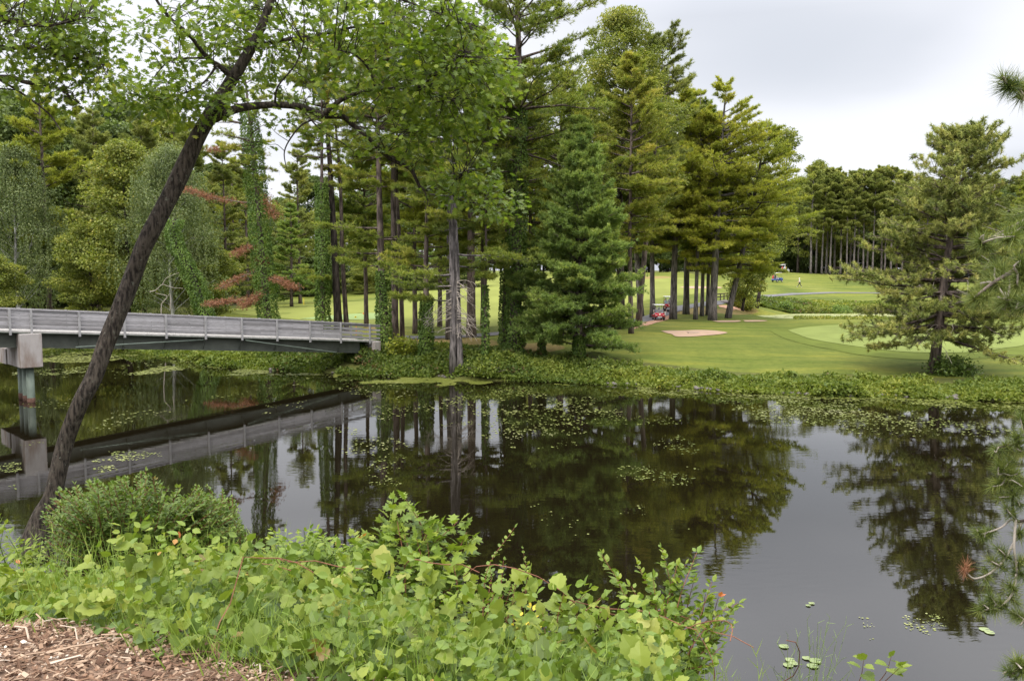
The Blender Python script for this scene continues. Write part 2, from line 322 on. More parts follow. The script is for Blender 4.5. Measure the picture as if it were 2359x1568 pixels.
_D = np.sqrt(((C[:, None, :2] - C[None, :, :2]) ** 2).sum(-1))
n_ = len(C); A_ = np.zeros((n_ + 1, n_ + 1)); A_[:n_, :n_] = -_D - np.eye(n_) * .02; A_[:n_, n_] = 1; A_[n_, :n_] = 1
w_ = np.linalg.lstsq(A_, np.append(C[:, 2], 0), rcond=None)[0]
def seg(*parts):
    o = []
    for a, b, s in parts: o += list(np.arange(a, b - s * .01, s))
    return o
xs_ = seg((0, 10, .35), (10, 80, .8)) + list(80 * np.geomspace(1.03, 18, 24))
GX = np.array(sorted(set([-x for x in xs_] + xs_)))
GY = np.array(seg((-12, 2, 1.5), (2, 20, .3), (20, 50, 1.5), (50, 135, .6), (135, 260, 2)) + list(260 * np.geomspace(1.03, 9, 22)))
gx, gy = np.meshgrid(GX, GY)
def rbf(X, Y):
    P = np.stack([X.ravel(), Y.ravel()], 1); o = np.zeros(len(P))
    for s in range(0, len(P), 20000):
        q = P[s:s + 20000]; o[s:s + 20000] = -np.sqrt(((q[:, None] - C[None, :, :2]) ** 2).sum(-1)) @ w_[:n_] + w_[n_]
    return o.reshape(X.shape)
GZ = rbf(gx, gy)
far = np.clip((gy - 60) / 60, 0, 1); near = gy < 20
GZ += (fbm(gx * .22, gy * .22, 3) - .5) * np.where(near, .25, .22 * (GZ > .3))
GZ = np.where(gy > 260, np.maximum(GZ, 2.0), GZ)
def hz(X, Y):
    X = np.asarray(X, float); Y = np.asarray(Y, float)
    i = np.clip(np.searchsorted(GX, X) - 1, 0, len(GX) - 2); j = np.clip(np.searchsorted(GY, Y) - 1, 0, len(GY) - 2)
    u = np.clip((X - GX[i]) / (GX[i + 1] - GX[i]), 0, 1); v = np.clip((Y - GY[j]) / (GY[j + 1] - GY[j]), 0, 1)
    return (GZ[j, i] * (1 - u) + GZ[j, i + 1] * u) * (1 - v) + (GZ[j + 1, i] * (1 - u) + GZ[j + 1, i + 1] * u) * v
def hit(px, py, y0=45):                       # where the line of sight meets the ground
    d = ray(px, py); Y = np.concatenate([np.arange(y0, 300, .25), np.arange(300, 900, 4)]); P = CAM[None] + d[None] * (Y / d[1])[:, None]
    b = np.nonzero(P[:, 2] < hz(P[:, 0], P[:, 1]))[0]; k = b[0] if len(b) else len(Y) - 1
    p = P[k].copy(); p[2] = hz(p[0], p[1]); return p
def ground(px, Y):
    X = at(px, 620, Y)[0]; return np.array([X, Y, float(hz(X, Y))])

# zones: R litter under the pines, G soil of the banks, B mulch
zone = np.zeros(gx.shape + (4,)); zone[..., 3] = 1
pg = pix(np.stack([gx.ravel(), np.maximum(gy, 1).ravel(), GZ.ravel()], 1)).reshape(gx.shape + (2,))
def blob(px, py, rx, ry, y0=50, y1=300):
    d = ((pg[..., 0] - px) / rx) ** 2 + ((pg[..., 1] - py) / ry) ** 2; return np.clip(1.6 - d * 1.2, 0, 1) * ((gy > y0) & (gy < y1))
for b in [(1010, 790, 140, 14), (930, 800, 70, 18), (1240, 800, 60, 10), (1700, 716, 48, 9), (1600, 716, 70, 8), (2130, 640, 220, 9, 200), (1500, 640, 60, 4), (880, 735, 60, 25, 60, 90)]:
    zone[..., 0] = np.maximum(zone[..., 0], blob(*b))
far_shoreY = np.interp(gx, [atz(*s, 0)[0] for s in SHORE], [atz(*s, 0)[1] for s in SHORE])
bank = np.clip(1 - (gy - far_shoreY - 5) / 2.5, 0, 1) * (gy > 30) + (gy <= 30)
zone[..., 1] = np.clip(bank, 0, 1)
woods = ((gy > 225) & (gx > 50)) | ((gx < -0.32 * gy) & (gy > 108)); zone[..., 1] = np.maximum(zone[..., 1], woods * .9)
mul = np.clip((1.0 - (gy - (3.75 - .0 * gx) + .52 * (gx + 2.1)) * 2.0), 0, 1) * (gx < .8) * (gy < 8)
zone[..., 2] = mul

m, n, l, o = newmat("ground"); M['ground'] = m
p = n.new("ShaderNodeBsdfPrincipled"); p.inputs['Roughness'].default_value = .95; p.inputs['Specular IOR Level'].default_value = .1
va = n.new("ShaderNodeAttribute"); va.attribute_name = "zone"; sx = n.new("ShaderNodeSeparateColor"); l.new(va.outputs['Color'], sx.inputs[0])
t1 = noise(n, l, .09, 5, .6, 'world', (1, .35, 1)); t2 = noise(n, l, 2.2, 6, .7, 'world'); t3 = noise(n, l, .5, 4, .6, 'world', (.5, 1, 1))
lr = ramp(n, [(.068, .088, .016), (.110, .128, .022), (.160, .164, .036)], [.3, .5, .72]); l.new(t1.outputs['Fac'], lr.inputs[0])
lf = ramp(n, [(.75, .78, .7), (1, 1, 1), (1.22, 1.18, 1.1)], [.28, .5, .75]); l.new(t2.outputs['Fac'], lf.inputs[0])
def mix(a, b, fac, mode='MIX'):
    x = n.new("ShaderNodeMix"); x.data_type = 'RGBA'; x.blend_type = mode
    if isinstance(fac, float): x.inputs[0].default_value = fac
    else: l.new(fac, x.inputs[0])
    for i, s in ((6, a), (7, b)):
        if isinstance(s, tuple): x.inputs[i].default_value = (*s, 1)
        else: l.new(s, x.inputs[i])
    return x.outputs[2]
def mth(op, a, b):
    x = n.new("ShaderNodeMath"); x.operation = op; x.use_clamp = True
    for i, s in enumerate((a, b)):
        if isinstance(s, (int, float)): x.inputs[i].default_value = s
        else: l.new(s, x.inputs[i])
    return x.outputs[0]
def edge(z, amt=1.4):                         # zone weight roughened by noise
    return mth('MULTIPLY', mth('SUBTRACT', mth('MULTIPLY', z, 2.0), mth('MULTIPLY', t3.outputs['Fac'], 1.0)), amt)
t5 = noise(n, l, .35, 3, .6, 'world', (.25, 1.6, 1)); l5 = ramp(n, [(.70, .80, .70), (1, 1, 1), (1.30, 1.18, 1.05)], [.34, .5, .66]); l.new(t5.outputs['Fac'], l5.inputs[0])
lawn = mix(mix(lr.outputs[0], lf.outputs[0], 1.0, 'MULTIPLY'), l5.outputs[0], 1.0, 'MULTIPLY')
lit = ramp(n, [(.16, .10, .045), (.26, .165, .075), (.26, .22, .07)], [.3, .5, .75]); l.new(t2.outputs['Fac'], lit.inputs[0])
soil = ramp(n, [(.035, .030, .016), (.06, .065, .02), (.09, .07, .045)], [.3, .55, .75]); l.new(t2.outputs['Fac'], soil.inputs[0])
t4 = noise(n, l, 30, 5, .7, 'world'); mc = ramp(n, [(.065, .042, .03), (.165, .105, .07), (.30, .21, .15)], [.3, .5, .72]); l.new(t4.outputs['Fac'], mc.inputs[0])
c = mix(lawn, lit.outputs[0], mth('MULTIPLY', edge(sx.outputs[0]), .85)); c = mix(c, soil.outputs[0], edge(sx.outputs[1])); c = mix(c, mc.outputs[0], edge(sx.outputs[2], 3.0))
l.new(c, p.inputs['Base Color']); bmp = n.new("ShaderNodeBump"); bmp.inputs['Strength'].default_value = .5; bmp.inputs['Distance'].default_value = .05; l.new(t2.outputs['Fac'], bmp.inputs['Height'])
l.new(bmp.outputs[0], p.inputs['Normal']); l.new(p.outputs[0], o.inputs[0])

g = MB(); nyy, nxx = gx.shape; ii, jj = np.meshgrid(np.arange(nyy - 1), np.arange(nxx - 1), indexing='ij')
g.add(np.stack([gx, gy, GZ], -1).reshape(-1, 3), np.stack([ii * nxx + jj, ii * nxx + jj + 1, (ii + 1) * nxx + jj + 1, (ii + 1) * nxx + jj], -1).reshape(-1, 4))
go = g.build("ground", M['ground'], smooth=True); tag(go, kind="structure")
ca = go.data.attributes.new("zone", 'FLOAT_COLOR', 'POINT'); ca.data.foreach_set("color", zone.astype(np.float32).ravel())

def in_poly(P, poly):
    x, y = P[:, 0], P[:, 1]; c = np.zeros(len(P), bool); k = len(poly)
    for i in range(k):
        x1, y1 = poly[i]; x2, y2 = poly[i - 1]
        c ^= ((y1 > y) != (y2 > y)) & (x < (x2 - x1) * (y - y1) / (y2 - y1 + 1e-12) + x1)
    return c
def sheet(name, outline, mat, dz=.03, step=.6, world=False, n=None, flat=None):
    """a sheet lying on the ground inside an outline measured in the photograph"""
    P = np.array([q[:2] if world else (hit(*q)[:2]) for q in outline])
    k = n or len(P) * 6; P = spline(np.vstack([P, P[:1]]), k)[:-1]
    lo, hi = P.min(0), P.max(0); a, b = np.meshgrid(np.arange(lo[0], hi[0], step), np.arange(lo[1], hi[1], step)); Q = np.stack([a.ravel(), b.ravel()], 1)
    Q = Q[in_poly(Q, P)] + .01
    vs = [Vector(q) for q in P] + [Vector(q) for q in Q]
    r = delaunay_2d_cdt(vs, [], [list(range(len(P)))], 1, 1e-5)
    V = np.array([v[:] for v in r[0]]); z = (hz(V[:, 0], V[:, 1]) + dz) if flat is None else np.full(len(V), flat)
    mb = MB(); mb.add(np.c_[V, z], np.array([f for f in r[2] if len(f) == 3]))
    o = mb.build(name, mat, smooth=True); tag(o, kind="structure"); return o
def ribbon(name, mids, width, mat, dz=.05, world=False):
    P = np.array([q[:2] if world else hit(*q)[:2] for q in mids]); P = spline(P, len(P) * 10); t = np.gradient(P, axis=0); t /= np.linalg.norm(t, axis=1)[:, None]
    nn = np.stack([-t[:, 1], t[:, 0]], 1); rows = np.linspace(-.5, .5, 5); w = np.broadcast_to(width, (len(P),)) if np.isscalar(width) else np.interp(np.linspace(0, 1, len(P)), np.linspace(0, 1, len(width)), width)
    V = np.concatenate([P + nn * (r * w)[:, None] for r in rows]); z = hz(V[:, 0], V[:, 1]) + dz; k = len(P)
    Fq = [(r * k + i, r * k + i + 1, (r + 1) * k + i + 1, (r + 1) * k + i) for r in range(4) for i in range(k - 1)]
    mb = MB(); mb.add(np.c_[V, z], np.array(Fq)); o = mb.build(name, mat, smooth=True); tag(o, kind="structure"); return o
M['green'] = solid("putting_green_turf", (.165, .195, .055), .95, .05, var=.08, scale=.35)
M['tee'] = solid("tee_turf", (.20, .26, .10), .95, .05, var=.06, scale=.5)
M['fair'] = solid("fairway_turf", (.180, .196, .048), .95, .05, var=.12, scale=.12, stretch=(1, .3, 1))
M['collar'] = solid("collar_turf", (.100, .122, .024), .95, .05, var=.10, scale=.5)
M['sand'] = solid("bunker_sand", (.36, .25, .175), .95, .05, var=.08, scale=1.5)
M['dirt'] = solid("pink_gravel", (.40, .235, .155), .95, .05, var=.10, scale=1.5)
M['asph'] = solid("path_asphalt", (.13, .125, .125), .9, .2, var=.1, scale=2)
sheet("fairway", [(480, 716), (600, 708), (850, 694), (1100, 650), (1180, 632), (1300, 640), (1480, 643), (1560, 640), (1640, 650), (1640, 672), (1500, 690), (1400, 712), (1300, 738), (1150, 752), (900, 752), (700, 738)], M['fair'], .03, 2.5)
sheet("tee_ground", [(690, 735), (760, 728), (850, 722), (910, 724), (900, 732), (800, 738)], M['tee'], .06, 1.0)
sheet("green_collar", [(1775, 763), (1830, 752), (1950, 745), (2200, 744), (2400, 748), (2500, 780), (2420, 812), (2200, 830), (2050, 826), (1920, 806), (1820, 784)], M['collar'], .03, .8)
sheet("putting_green", [(1815, 762), (1860, 754), (1970, 748), (2180, 748), (2330, 752), (2400, 772), (2360, 796), (2240, 812), (2100, 813), (1980, 800), (1870, 782)], M['green'], .06, .7)
sheet("sand_bunker", [(1522, 763), (1570, 762), (1640, 762), (1676, 767), (1650, 772), (1600, 776), (1560, 776), (1548, 771), (1535, 768)], M['sand'], .05, .5)
sheet("sand_bunker", [(1640, 740), (1672, 739), (1704, 739), (1700, 742), (1660, 742.5)], M['sand'], .05, .6)
sheet("sand_bunker", [(1712, 738.5), (1745, 738), (1768, 739), (1755, 741), (1720, 741.5)], M['sand'], .05, .6)
sheet("sand_bunker", [(1565, 662), (1600, 660), (1650, 661), (1660, 664), (1600, 665)], M['sand'], .06, 1)
sheet("gravel_apron", [(1440, 757), (1470, 744), (1500, 734), (1535, 722), (1540, 735), (1500, 748), (1460, 758)], M['dirt'], .035, .5)
sheet("gravel_patch", [(1655, 703), (1680, 704), (1715, 714), (1690, 716), (1660, 708)], M['dirt'], .035, .6)
ribbon("cart_path", [(905, 778), (980, 779), (1060, 776), (1130, 770), (1200, 764), (1240, 762), (1330, 756), (1420, 748), (1480, 738), (1520, 726), (1560, 712), (1600, 704), (1640, 699), (1668, 696)], 2.4, M['asph'], .06)
ribbon("cart_path", [(1694, 693), (1730, 688), (1770, 682), (1830, 677.5), (1900, 675), (2000, 675), (2150, 677), (2400, 680)], 1.9, M['asph'], .06)

# ------------------------------------------------------------------ water
m, n, l, o = newmat("water"); p = n.new("ShaderNodeBsdfPrincipled"); p.inputs['Base Color'].default_value = (.006, .0045, .002, 1); p.inputs['Roughness'].default_value = .015
p.inputs['IOR'].default_value = 1.52; p.inputs['Specular IOR Level'].default_value = .6
t = noise(n, l, 2.6, 3, .5, 'world', (.6, 1.5, 1)); t2_ = noise(n, l, .25, 2, .5, 'world', (.7, 1, 1)); rr = ramp(n, [(.1, .1, .1), (1, 1, 1)], [.4, .62]); l.new(t2_.outputs['Fac'], rr.inputs[0])
b = n.new("ShaderNodeBump"); b.inputs['Distance'].default_value = .0022; l.new(t.outputs['Fac'], b.inputs['Height']); l.new(rr.outputs[0], b.inputs['Strength'])
l.new(b.outputs[0], p.inputs['Normal']); l.new(p.outputs[0], o.inputs[0]); M['water'] = m
mb = MB(); mb.add([(-1400, -9, 0), (1400, -9, 0), (1400, 150, 0), (-1400, 150, 0)], [(0, 1, 2, 3)]); tag(mb.build("river_water", m), kind="structure")
POND = [(1716, 719.5), (1740, 718), (1850, 720), (2030, 726), (2200, 727), (2450, 727), (2450, 742), (2300, 742), (2100, 742), (1950, 740), (1850, 736), (1780, 728), (1735, 724)]
PZ = .95
pp = [atz(a, b, PZ) for a, b in POND]; pp = [np.array([q[0] * 1.0, q[1] + (2.5 if i < 6 else -2.5), PZ]) for i, q in enumerate(pp)]
sheet("pond_water", pp, m, world=True, flat=PZ, step=3)

exec_after = []
# ------------------------------------------------------------------ trees
UP = np.array([0, 0, 1.0])
def unit(v): return v / (np.linalg.norm(v, axis=-1, keepdims=True) + 1e-9)
def curve_pts(b, d, Lg, up, n, rs, wob=.04):
    """a limb: starts at b along d, bends by up (sag or rise), slightly wobbly"""
    s = np.linspace(0, 1, n)[:, None]; w = np.cumsum(rs.normal(0, wob, (n, 3)), 0) * Lg * s ** .5 * .4
    return b + d * Lg * s + UP * up * Lg * s ** 2 + w
def make_pine(rs, H, r0, z0, Rm, prof, nb, tw=12, tuft=7, k=9, bl=.28, bw=.05, lean=(0, 0), low=None, dead=0, elev=(-.1, .6), fill=.25, flat=.35, bush=0.5, azlim=None, wseg=5, trunk_wob=.02, sparse=0.0, blade_up=.25, sides=8):
    """returns wood MB and needle arrays of a pine; prof(t) is the crown radius share at t=0..1 up the crown"""
    wood = MB(); n = 14; s = np.linspace(0, 1, n)
    wob = np.cumsum(rs.normal(0, trunk_wob, (n, 2)), 0) * s[:, None] ** .6 * H * .12
    tp = np.c_[lean[0] * s + wob[:, 0], lean[1] * s + wob[:, 1], s * H - .6 * (s == 0)]
    tr = r0 * (1 - s) ** .75 * .93 + .02; tr[0] = r0 * 1.25; tp[:, 2] = np.maximum(tp[:, 2], -.6)
    wood.tube(tp, tr, sides)
    def trunk_at(z): return np.array([np.interp(z, tp[:, 2], tp[:, 0]), np.interp(z, tp[:, 2], tp[:, 1]), z])
    P, D, S, Tn = [], [], [], []
    spec = []
    zz = z0 + (H - z0) * np.sort(rs.random(nb)) ** .9
    zz = z0 + np.round((zz - z0) / .75 + rs.normal(0, .15, nb)) * .75       # whorls
    for z in zz:
        if z > H - .2: z = H - rs.uniform(.2, 1.2)
        t = (z - z0) / (H - z0); spec.append((z, Rm * prof(min(max(t, 0), 1)) * rs.uniform(.55, 1.12), rs.uniform(0, 2 * math.pi), elev[0] + (elev[1] - elev[0]) * t + rs.normal(0, .1), 1.0))
    for q in (low or []): spec.append((q[0], q[1], q[2], q[3] if len(q) > 3 else -.05, q[4] if len(q) > 4 else 1.3))
    for z, Lg, az, el, dens in spec:
        if Lg < .3: Lg = .3
        b = trunk_at(z); d = np.array([math.cos(az) * math.cos(el), math.sin(az) * math.cos(el), math.sin(el)])
        isdead = rs.random() < dead
        pts = curve_pts(b, d, Lg, rs.uniform(-.02, .16) if not isdead else rs.uniform(-.15, .05), 6, rs)
        rb = min(.02 + Lg * .017, r0 * .5); wood.tube(pts, np.linspace(rb, .012, 6), 4, cap=False)
        side = unit(np.cross(d, UP)); m = int(1.6 * tw * Lg / max(Rm, .1) * dens) + 5
        ss = rs.uniform(.12 if Lg < 2 else .25, 1, m); ss[0] = 1.0; ctint = rs.normal(.5, .10)
        if isdead:
            for sk in ss[:6]:
                p0 = pts[0] + 0; i = sk * 5; i0 = min(int(i), 4); p0 = pts[i0] + (pts[i0 + 1] - pts[i0]) * (i - i0)
                dd = unit(d * .6 + side * rs.choice([-1, 1]) * .8 + rs.normal(0, .3, 3)); wood.tube(np.array([p0, p0 + dd * Lg * .15, p0 + dd * Lg * .28 + UP * rs.normal(-.1, .15)]), [.014, .01, .006], 3, cap=False)
            if rs.random() < .7: continue
        for sk in ss:
            if rs.random() < sparse: continue
            i = sk * 5; i0 = min(int(i), 4); p0 = pts[i0] + (pts[i0 + 1] - pts[i0]) * (i - i0)
            sg = rs.choice([-1, 1]); tl = Lg * rs.uniform(.16, .38) * (1.25 - sk * .7) + .3
            dd = unit(d * rs.uniform(.5, 1.1) + side * sg * rs.uniform(.35, 1.0) * (1.0 if sk < .97 else .15) + UP * rs.uniform(-flat * .3, flat))
            if tl > .7 and wseg: wood.tube(np.array([p0, p0 + dd * tl * .5, p0 + dd * tl]), [.016, .012, .006], 3, cap=False)
            q = rs.uniform(.15, 1.0, tuft) ** .8; tp_ = p0 + dd * tl * q[:, None] + rs.normal(0, .10, (tuft, 3)) * np.array([1, 1, bush]) * tl
            kk = k
            P.append(np.repeat(tp_, kk, 0)); D.append(np.repeat(np.broadcast_to(dd, (tuft, 3)), kk, 0)); Tn.append(np.full(tuft * kk, ctint + rs.normal(0, .05)))
    P = np.concatenate(P); D = np.concatenate(D); Tn = np.concatenate(Tn); m = len(P)
    D = unit(D * .55 + rs.normal(0, .55, (m, 3)) + UP * blade_up); P = P + rs.normal(0, .03, (m, 3))
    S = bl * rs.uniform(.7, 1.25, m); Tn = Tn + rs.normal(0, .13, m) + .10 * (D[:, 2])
    return wood, (P, D, S, Tn, bw / bl), trunk_at
def put_needles(mb, nd, rs, ppix=None):
    P, D, S, Tn, w = nd; mb.scatter(BLADE, P, D, rs.normal(0, 1, (len(P), 3)) + UP * .8, S, np.clip(Tn, 0, 1), wid=w)
def tree_from(name, label, wood, bk, crown, cm, loc, group=None, cat="tree", extra=None, rz=0):
    e = empty(name, loc, rz, label, cat, group); wood.build("trunk", bk, e, smooth=True)
    if crown is not None: crown.build("crown", cm, e)
    return e
PF = {'old': lambda t: (.55 + .45 * math.sin(math.pi * min(1, t * 1.05))) * (1 - t ** 3 * .75),
      'cone': lambda t: (1 - t) ** .8 * .97 + .03,
      'young': lambda t: min(1, .88 + t * 1.0) * (1 - t) ** .72 + .02,
      'red': lambda t: (.55 + .6 * t) * (1 - t ** 2.2) ** .5 * 1.1 + .05,
      'col': lambda t: (1 - t ** 2.5) ** .6}
def ivy_on(mb, trunk_at, z0, z1, rad, n, rs, size=.16, bulge=.35):
    z = rs.uniform(z0, z1, n); a = rs.uniform(0, 2 * math.pi, n)
    fb = fbm(a * 1.2 + 9, z * .7, 5, 3); r = rad * (1 + bulge * (fb - .35) * 2.2) * (1 - .28 * ((z - z0) / (z1 - z0 + .01)) ** 3) * rs.uniform(.85, 1.08, n)
    c = np.array([trunk_at(q) for q in z]); o = np.stack([np.cos(a), np.sin(a), 0 * a], 1); P = c + o * r[:, None]
    D = unit(-UP * .8 + o * .35 + rs.normal(0, .4, (n, 3))); mb.scatter(RHOMB, P, D, o + rs.normal(0, .4, (n, 3)), size * rs.uniform(.6, 1.3, n), np.clip(.15 + fb * .75 + rs.normal(0, .15, n), 0, 1), wid=1.3)

def pine_at(name, label, px, py, Y, H, r0, z0, Rm, prof='old', nb=80, seed=1, mat='wpine', bk='bark_pine', topx=None, ivy=None, group=None, low=None, **kw):
    rs = np.random.default_rng(seed); g0 = ground(px, Y) if py is None else at(px, py, Y); g0[2] = hz(g0[0], g0[1])
    lean = (0, 0)
    if topx is not None: lean = ((topx - px) * Y / F, 0)
    wood, nd, ta = make_pine(rs, H, r0, z0, Rm, PF[prof], nb, low=low, lean=lean, **kw)
    nd = (nd[0], nd[1], nd[2], nd[3] + rs.normal(0, .09), nd[4]); cr = MB(); put_needles(cr, nd, rs)
    e = tree_from(name, label, wood, M[bk], cr, M[mat], g0, group)
    if ivy:
        im = MB(); za, zb, rd, cnt = ivy; ivy_on(im, ta, za, zb, rd, cnt, rs); im.build("ivy", M['ivy'], e)
    return e

def make_broad(rs, H, r0, z0, Rx, nclump=160, leaves=260, size=.17, cr=1.1, fork=.45, droop=0, weep=0, shape='dome', lean=(0, 0), sides=7):
    wood = MB(); lv = MB(); s = np.linspace(0, 1, 8); tx = np.c_[lean[0] * s + np.cumsum(rs.normal(0, .1, 8)), lean[1] * s + np.cumsum(rs.normal(0, .1, 8)), s * H * .8 - .5 * (s == 0)]
    wood.tube(tx, r0 * (1.2 - s) ** .9 * np.where(s == 0, 1.3, 1), sides)
    Pl, Dl, Nl, Tl = [], [], [], []
    for c in range(nclump):
        t = rs.random() ** .8; z = z0 + (H - z0) * t
        w = {'dome': (1 - abs(t - .38) ** 1.8 * 2.1), 'tall': (1 - abs(t - .45) ** 2 * 2.6), 'cone': 1.05 - t}[shape]; w = max(w, .18)
        a = rs.uniform(0, 2 * math.pi); rr = Rx * w * math.sqrt(rs.uniform(.12, 1)) * (1 + .22 * math.sin(a * 3 + t * 9))
        ctr = np.array([math.cos(a) * rr + lean[0] * z / H, math.sin(a) * rr + lean[1] * z / H, z])
        zb = max(min(z - rr * rs.uniform(.5, 1.1), H * .78), z0 * .6); b = np.array([np.interp(zb, tx[:, 2], tx[:, 0]), np.interp(zb, tx[:, 2], tx[:, 1]), zb])
        if c % 2 == 0:
            mid = (b + ctr) / 2 + UP * rs.uniform(-.1, .25) * rr + rs.normal(0, .15, 3); pt = spline([b, mid, ctr], 5); wood.tube(pt, np.linspace(r0 * .22 * (1 - t * .6), .015, 5), 4, cap=False)
        cs = cr * rs.uniform(.6, 1.3); m = int(leaves * cs * cs / (cr * cr)); u = unit(rs.normal(0, 1, (m, 3))); rad = cs * rs.uniform(.25, 1, m) ** .45
        P = ctr + u * rad[:, None] * np.array([1.15, 1.15, .62]); d = unit(u * .7 + rs.normal(0, .6, (m, 3)) - UP * droop)
        if weep:
            k = rs.random(m) < .7; P[k, 2] -= rs.uniform(0, weep, k.sum()) * cs; hz_ = rs.integers(0, 14, m); jit = unit(np.random.default_rng(c).normal(0, 1, (14, 3)))[hz_]
            P[k, 0] = (ctr + jit * cs)[k, 0] + rs.normal(0, .05, k.sum()); P[k, 1] = (ctr + jit * cs)[k, 1] + rs.normal(0, .05, k.sum()); d[k] = unit(-UP * 1.0 + rs.normal(0, .4, (k.sum(), 3)))
        Pl.append(P); Dl.append(d); Nl.append(unit(u + UP * .8 + rs.normal(0, .5, (m, 3)))); Tl.append(np.clip(rs.normal(.45, .10) + rs.normal(0, .16, m), 0, 1))
    P = np.concatenate(Pl); lv.scatter(RHOMB, P, np.concatenate(Dl), np.concatenate(Nl), size * rs.uniform(.6, 1.3, len(P)), np.concatenate(Tl), wid=1.25)
    return wood, lv
def broad_at(name, label, px, Y, H, r0, z0, Rx, seed=1, mat='broad', bk='bark_dark', group=None, rz=0, loc=None, **kw):
    rs = np.random.default_rng(seed); w, lv = make_broad(rs, H, r0, z0, Rx, **kw)
    return tree_from(name, label, w, M[bk], lv, M[mat], ground(px, Y) if loc is None else loc, group, rz=rz)
def toph(py, Y, px, ytop):                   # tree height so that its top shows at ytop
    gz = ground(px, Y)[2]; return at(px, ytop, Y)[2] - gz
PI = math.pi
VW = 'old white pine '
# --- the pines on the far bank, left to right
pine_at("white_pine", "ivy-clad pine with dead orange lower branches, left of the bridge's end", 618, None, 80, 27, .36, 15, 4.2, nb=46, seed=11, topx=565, dead=.55, ivy=(-.3, 21, .92, 13000), tw=9, mat='wpine', sparse=.3)
pine_at("white_pine", "slim ivy-clad pine just left of two bare dark trunks by the bridge", 740, None, 79, 24, .28, 14, 3.6, nb=50, seed=12, topx=748, ivy=(-.3, 14, .62, 8000), tw=10, sparse=.2, dead=.3)
pine_at("white_pine", "thick bare dark pine trunk behind the bridge rail, left of its slim pale twin", 778, None, 80, 29, .40, 17, 4.5, nb=44, seed=13, topx=740, tw=11, bk='bark_dark', sparse=.15, low=[(5.6, 3.2, PI * .98, .0), (5.2, 2.5, PI * 1.3, .0)])
pine_at("red_pine", "slim pale brown pine trunk rising close beside a thick dark one behind the bridge rail", 797, None, 81, 27, .24, 18, 3.2, nb=40, seed=14, topx=772, tw=10, mat='rpine', sparse=.15)
pine_at("white_pine", "ivy-clad pine trunk standing at the far end of the bridge", 884, None, 68, 25, .36, 12, 4.0, nb=56, seed=15, topx=870, ivy=(-.3, 6.2, .55, 3500), tw=11, low=[(7.5, 4, PI * .9), (6.5, 3, PI * 1.2), (8.6, 4, PI * .1), (9.5, 4.5, PI)])
pine_at("white_pine", "grey-brown pine trunk just right of the bridge's end, left of a thinner pale one", 908, None, 71, 27, .32, 14, 4.2, nb=60, seed=16, topx=905, tw=11, low=[(7.6, 3.5, -1.3), (8.8, 4, -2), (6.8, 2.6, -.7)])
pine_at("red_pine", "thin pale pine trunk second right of the bridge's end", 925, None, 72, 26, .20, 16, 3.0, nb=44, seed=17, topx=922, tw=10, mat='rpine')
pine_at("white_pine", "short ivy-wrapped pine with spreading low limbs, left of the forked waterside trunk", 979, None, 64.5, 15.5, .28, 4.6, 3.8, nb=46, seed=18, prof='young', ivy=(-.3, 4.6, .50, 3500), tw=12, mat='wpine', elev=(.0, .5))
pine_at("white_pine", "bare grey trunk just left of the forked waterside trunk", 1031, None, 73, 25, .21, 13, 3.5, nb=50, seed=19, topx=1036, tw=10, bk='bark_grey')
e = pine_at("white_pine", "forked grey pine trunk at the water's edge hung with pale dead twigs", 1043, None, 60.5, 26, .27, 9.5, 4.4, nb=66, seed=20, topx=1040, tw=11, bk='bark_grey', low=[(6.2, 3.6, PI * 1.05), (7.0, 4.2, PI * 1.2), (7.6, 4.0, PI * .2), (8.5, 4.5, -.2), (5.2, 2.7, PI * 1.1)], sides=12)
mb = MB(); rs = np.random.default_rng(5); mb.tube([(.52, -.1, -.5), (.50, -.1, 1), (.42, -.1, 3), (.36, 0, 5.2), (.30, 0, 8.5), (.15, 0, 12)], [.30, .21, .19, .18, .16, .1], 12); mb.build("trunk", M['bark_grey'], e, smooth=True)
mb = MB()
for k in range(46):                          # bare dead twigs hanging off the trunk
    z = rs.uniform(2.6, 6.6); a = rs.uniform(-1.6, .9) if k % 3 else PI + rs.normal(0, .3); Lg = rs.uniform(.5, 1.6) * (2.0 if k % 9 == 0 else 1); d = np.array([math.cos(a), math.sin(a) * .6 - .3, rs.uniform(-.6, .35)])
    pts = curve_pts(np.array([.3 if math.cos(a) > 0 else -.1, -.2, z]), unit(d), Lg, -.35, 6, rs, .1); mb.tube(pts, np.linspace(.026, .008, 6), 4, cap=False)
    for q in (2, 3, 4): mb.tube(curve_pts(pts[q], unit(d + rs.normal(0, .8, 3)), Lg * .45, -.2, 4, rs, .1), np.linspace(.012, .005, 4), 3, cap=False)
mb.build("dead_twigs", M['twigl'], e)
pine_at("white_pine", "tapering dark pine trunk on the lawn by the path, right of the forked waterside one", 1085, None, 75, 27, .42, 13, 4.5, nb=60, seed=21, topx=1092, tw=11, low=[(7.5, 3.2, PI), (9, 4, -.6)])
pine_at("white_pine", "thin ivy-dotted sapling pine left of the tallest ivy-clad pine", 1118, None, 62, 13.5, .13, 5.6, 2.6, nb=44, seed=22, prof='young', ivy=(.4, 5.5, .22, 1100), tw=10)
pine_at("white_pine", "darker ivy-wrapped trunk pressed against the left side of the tallest ivy-clad pine", 1163, None, 66.5, 23, .30, 12, 3.8, nb=46, seed=23, topx=1172, ivy=(-.3, 9, .46, 3500), tw=10)
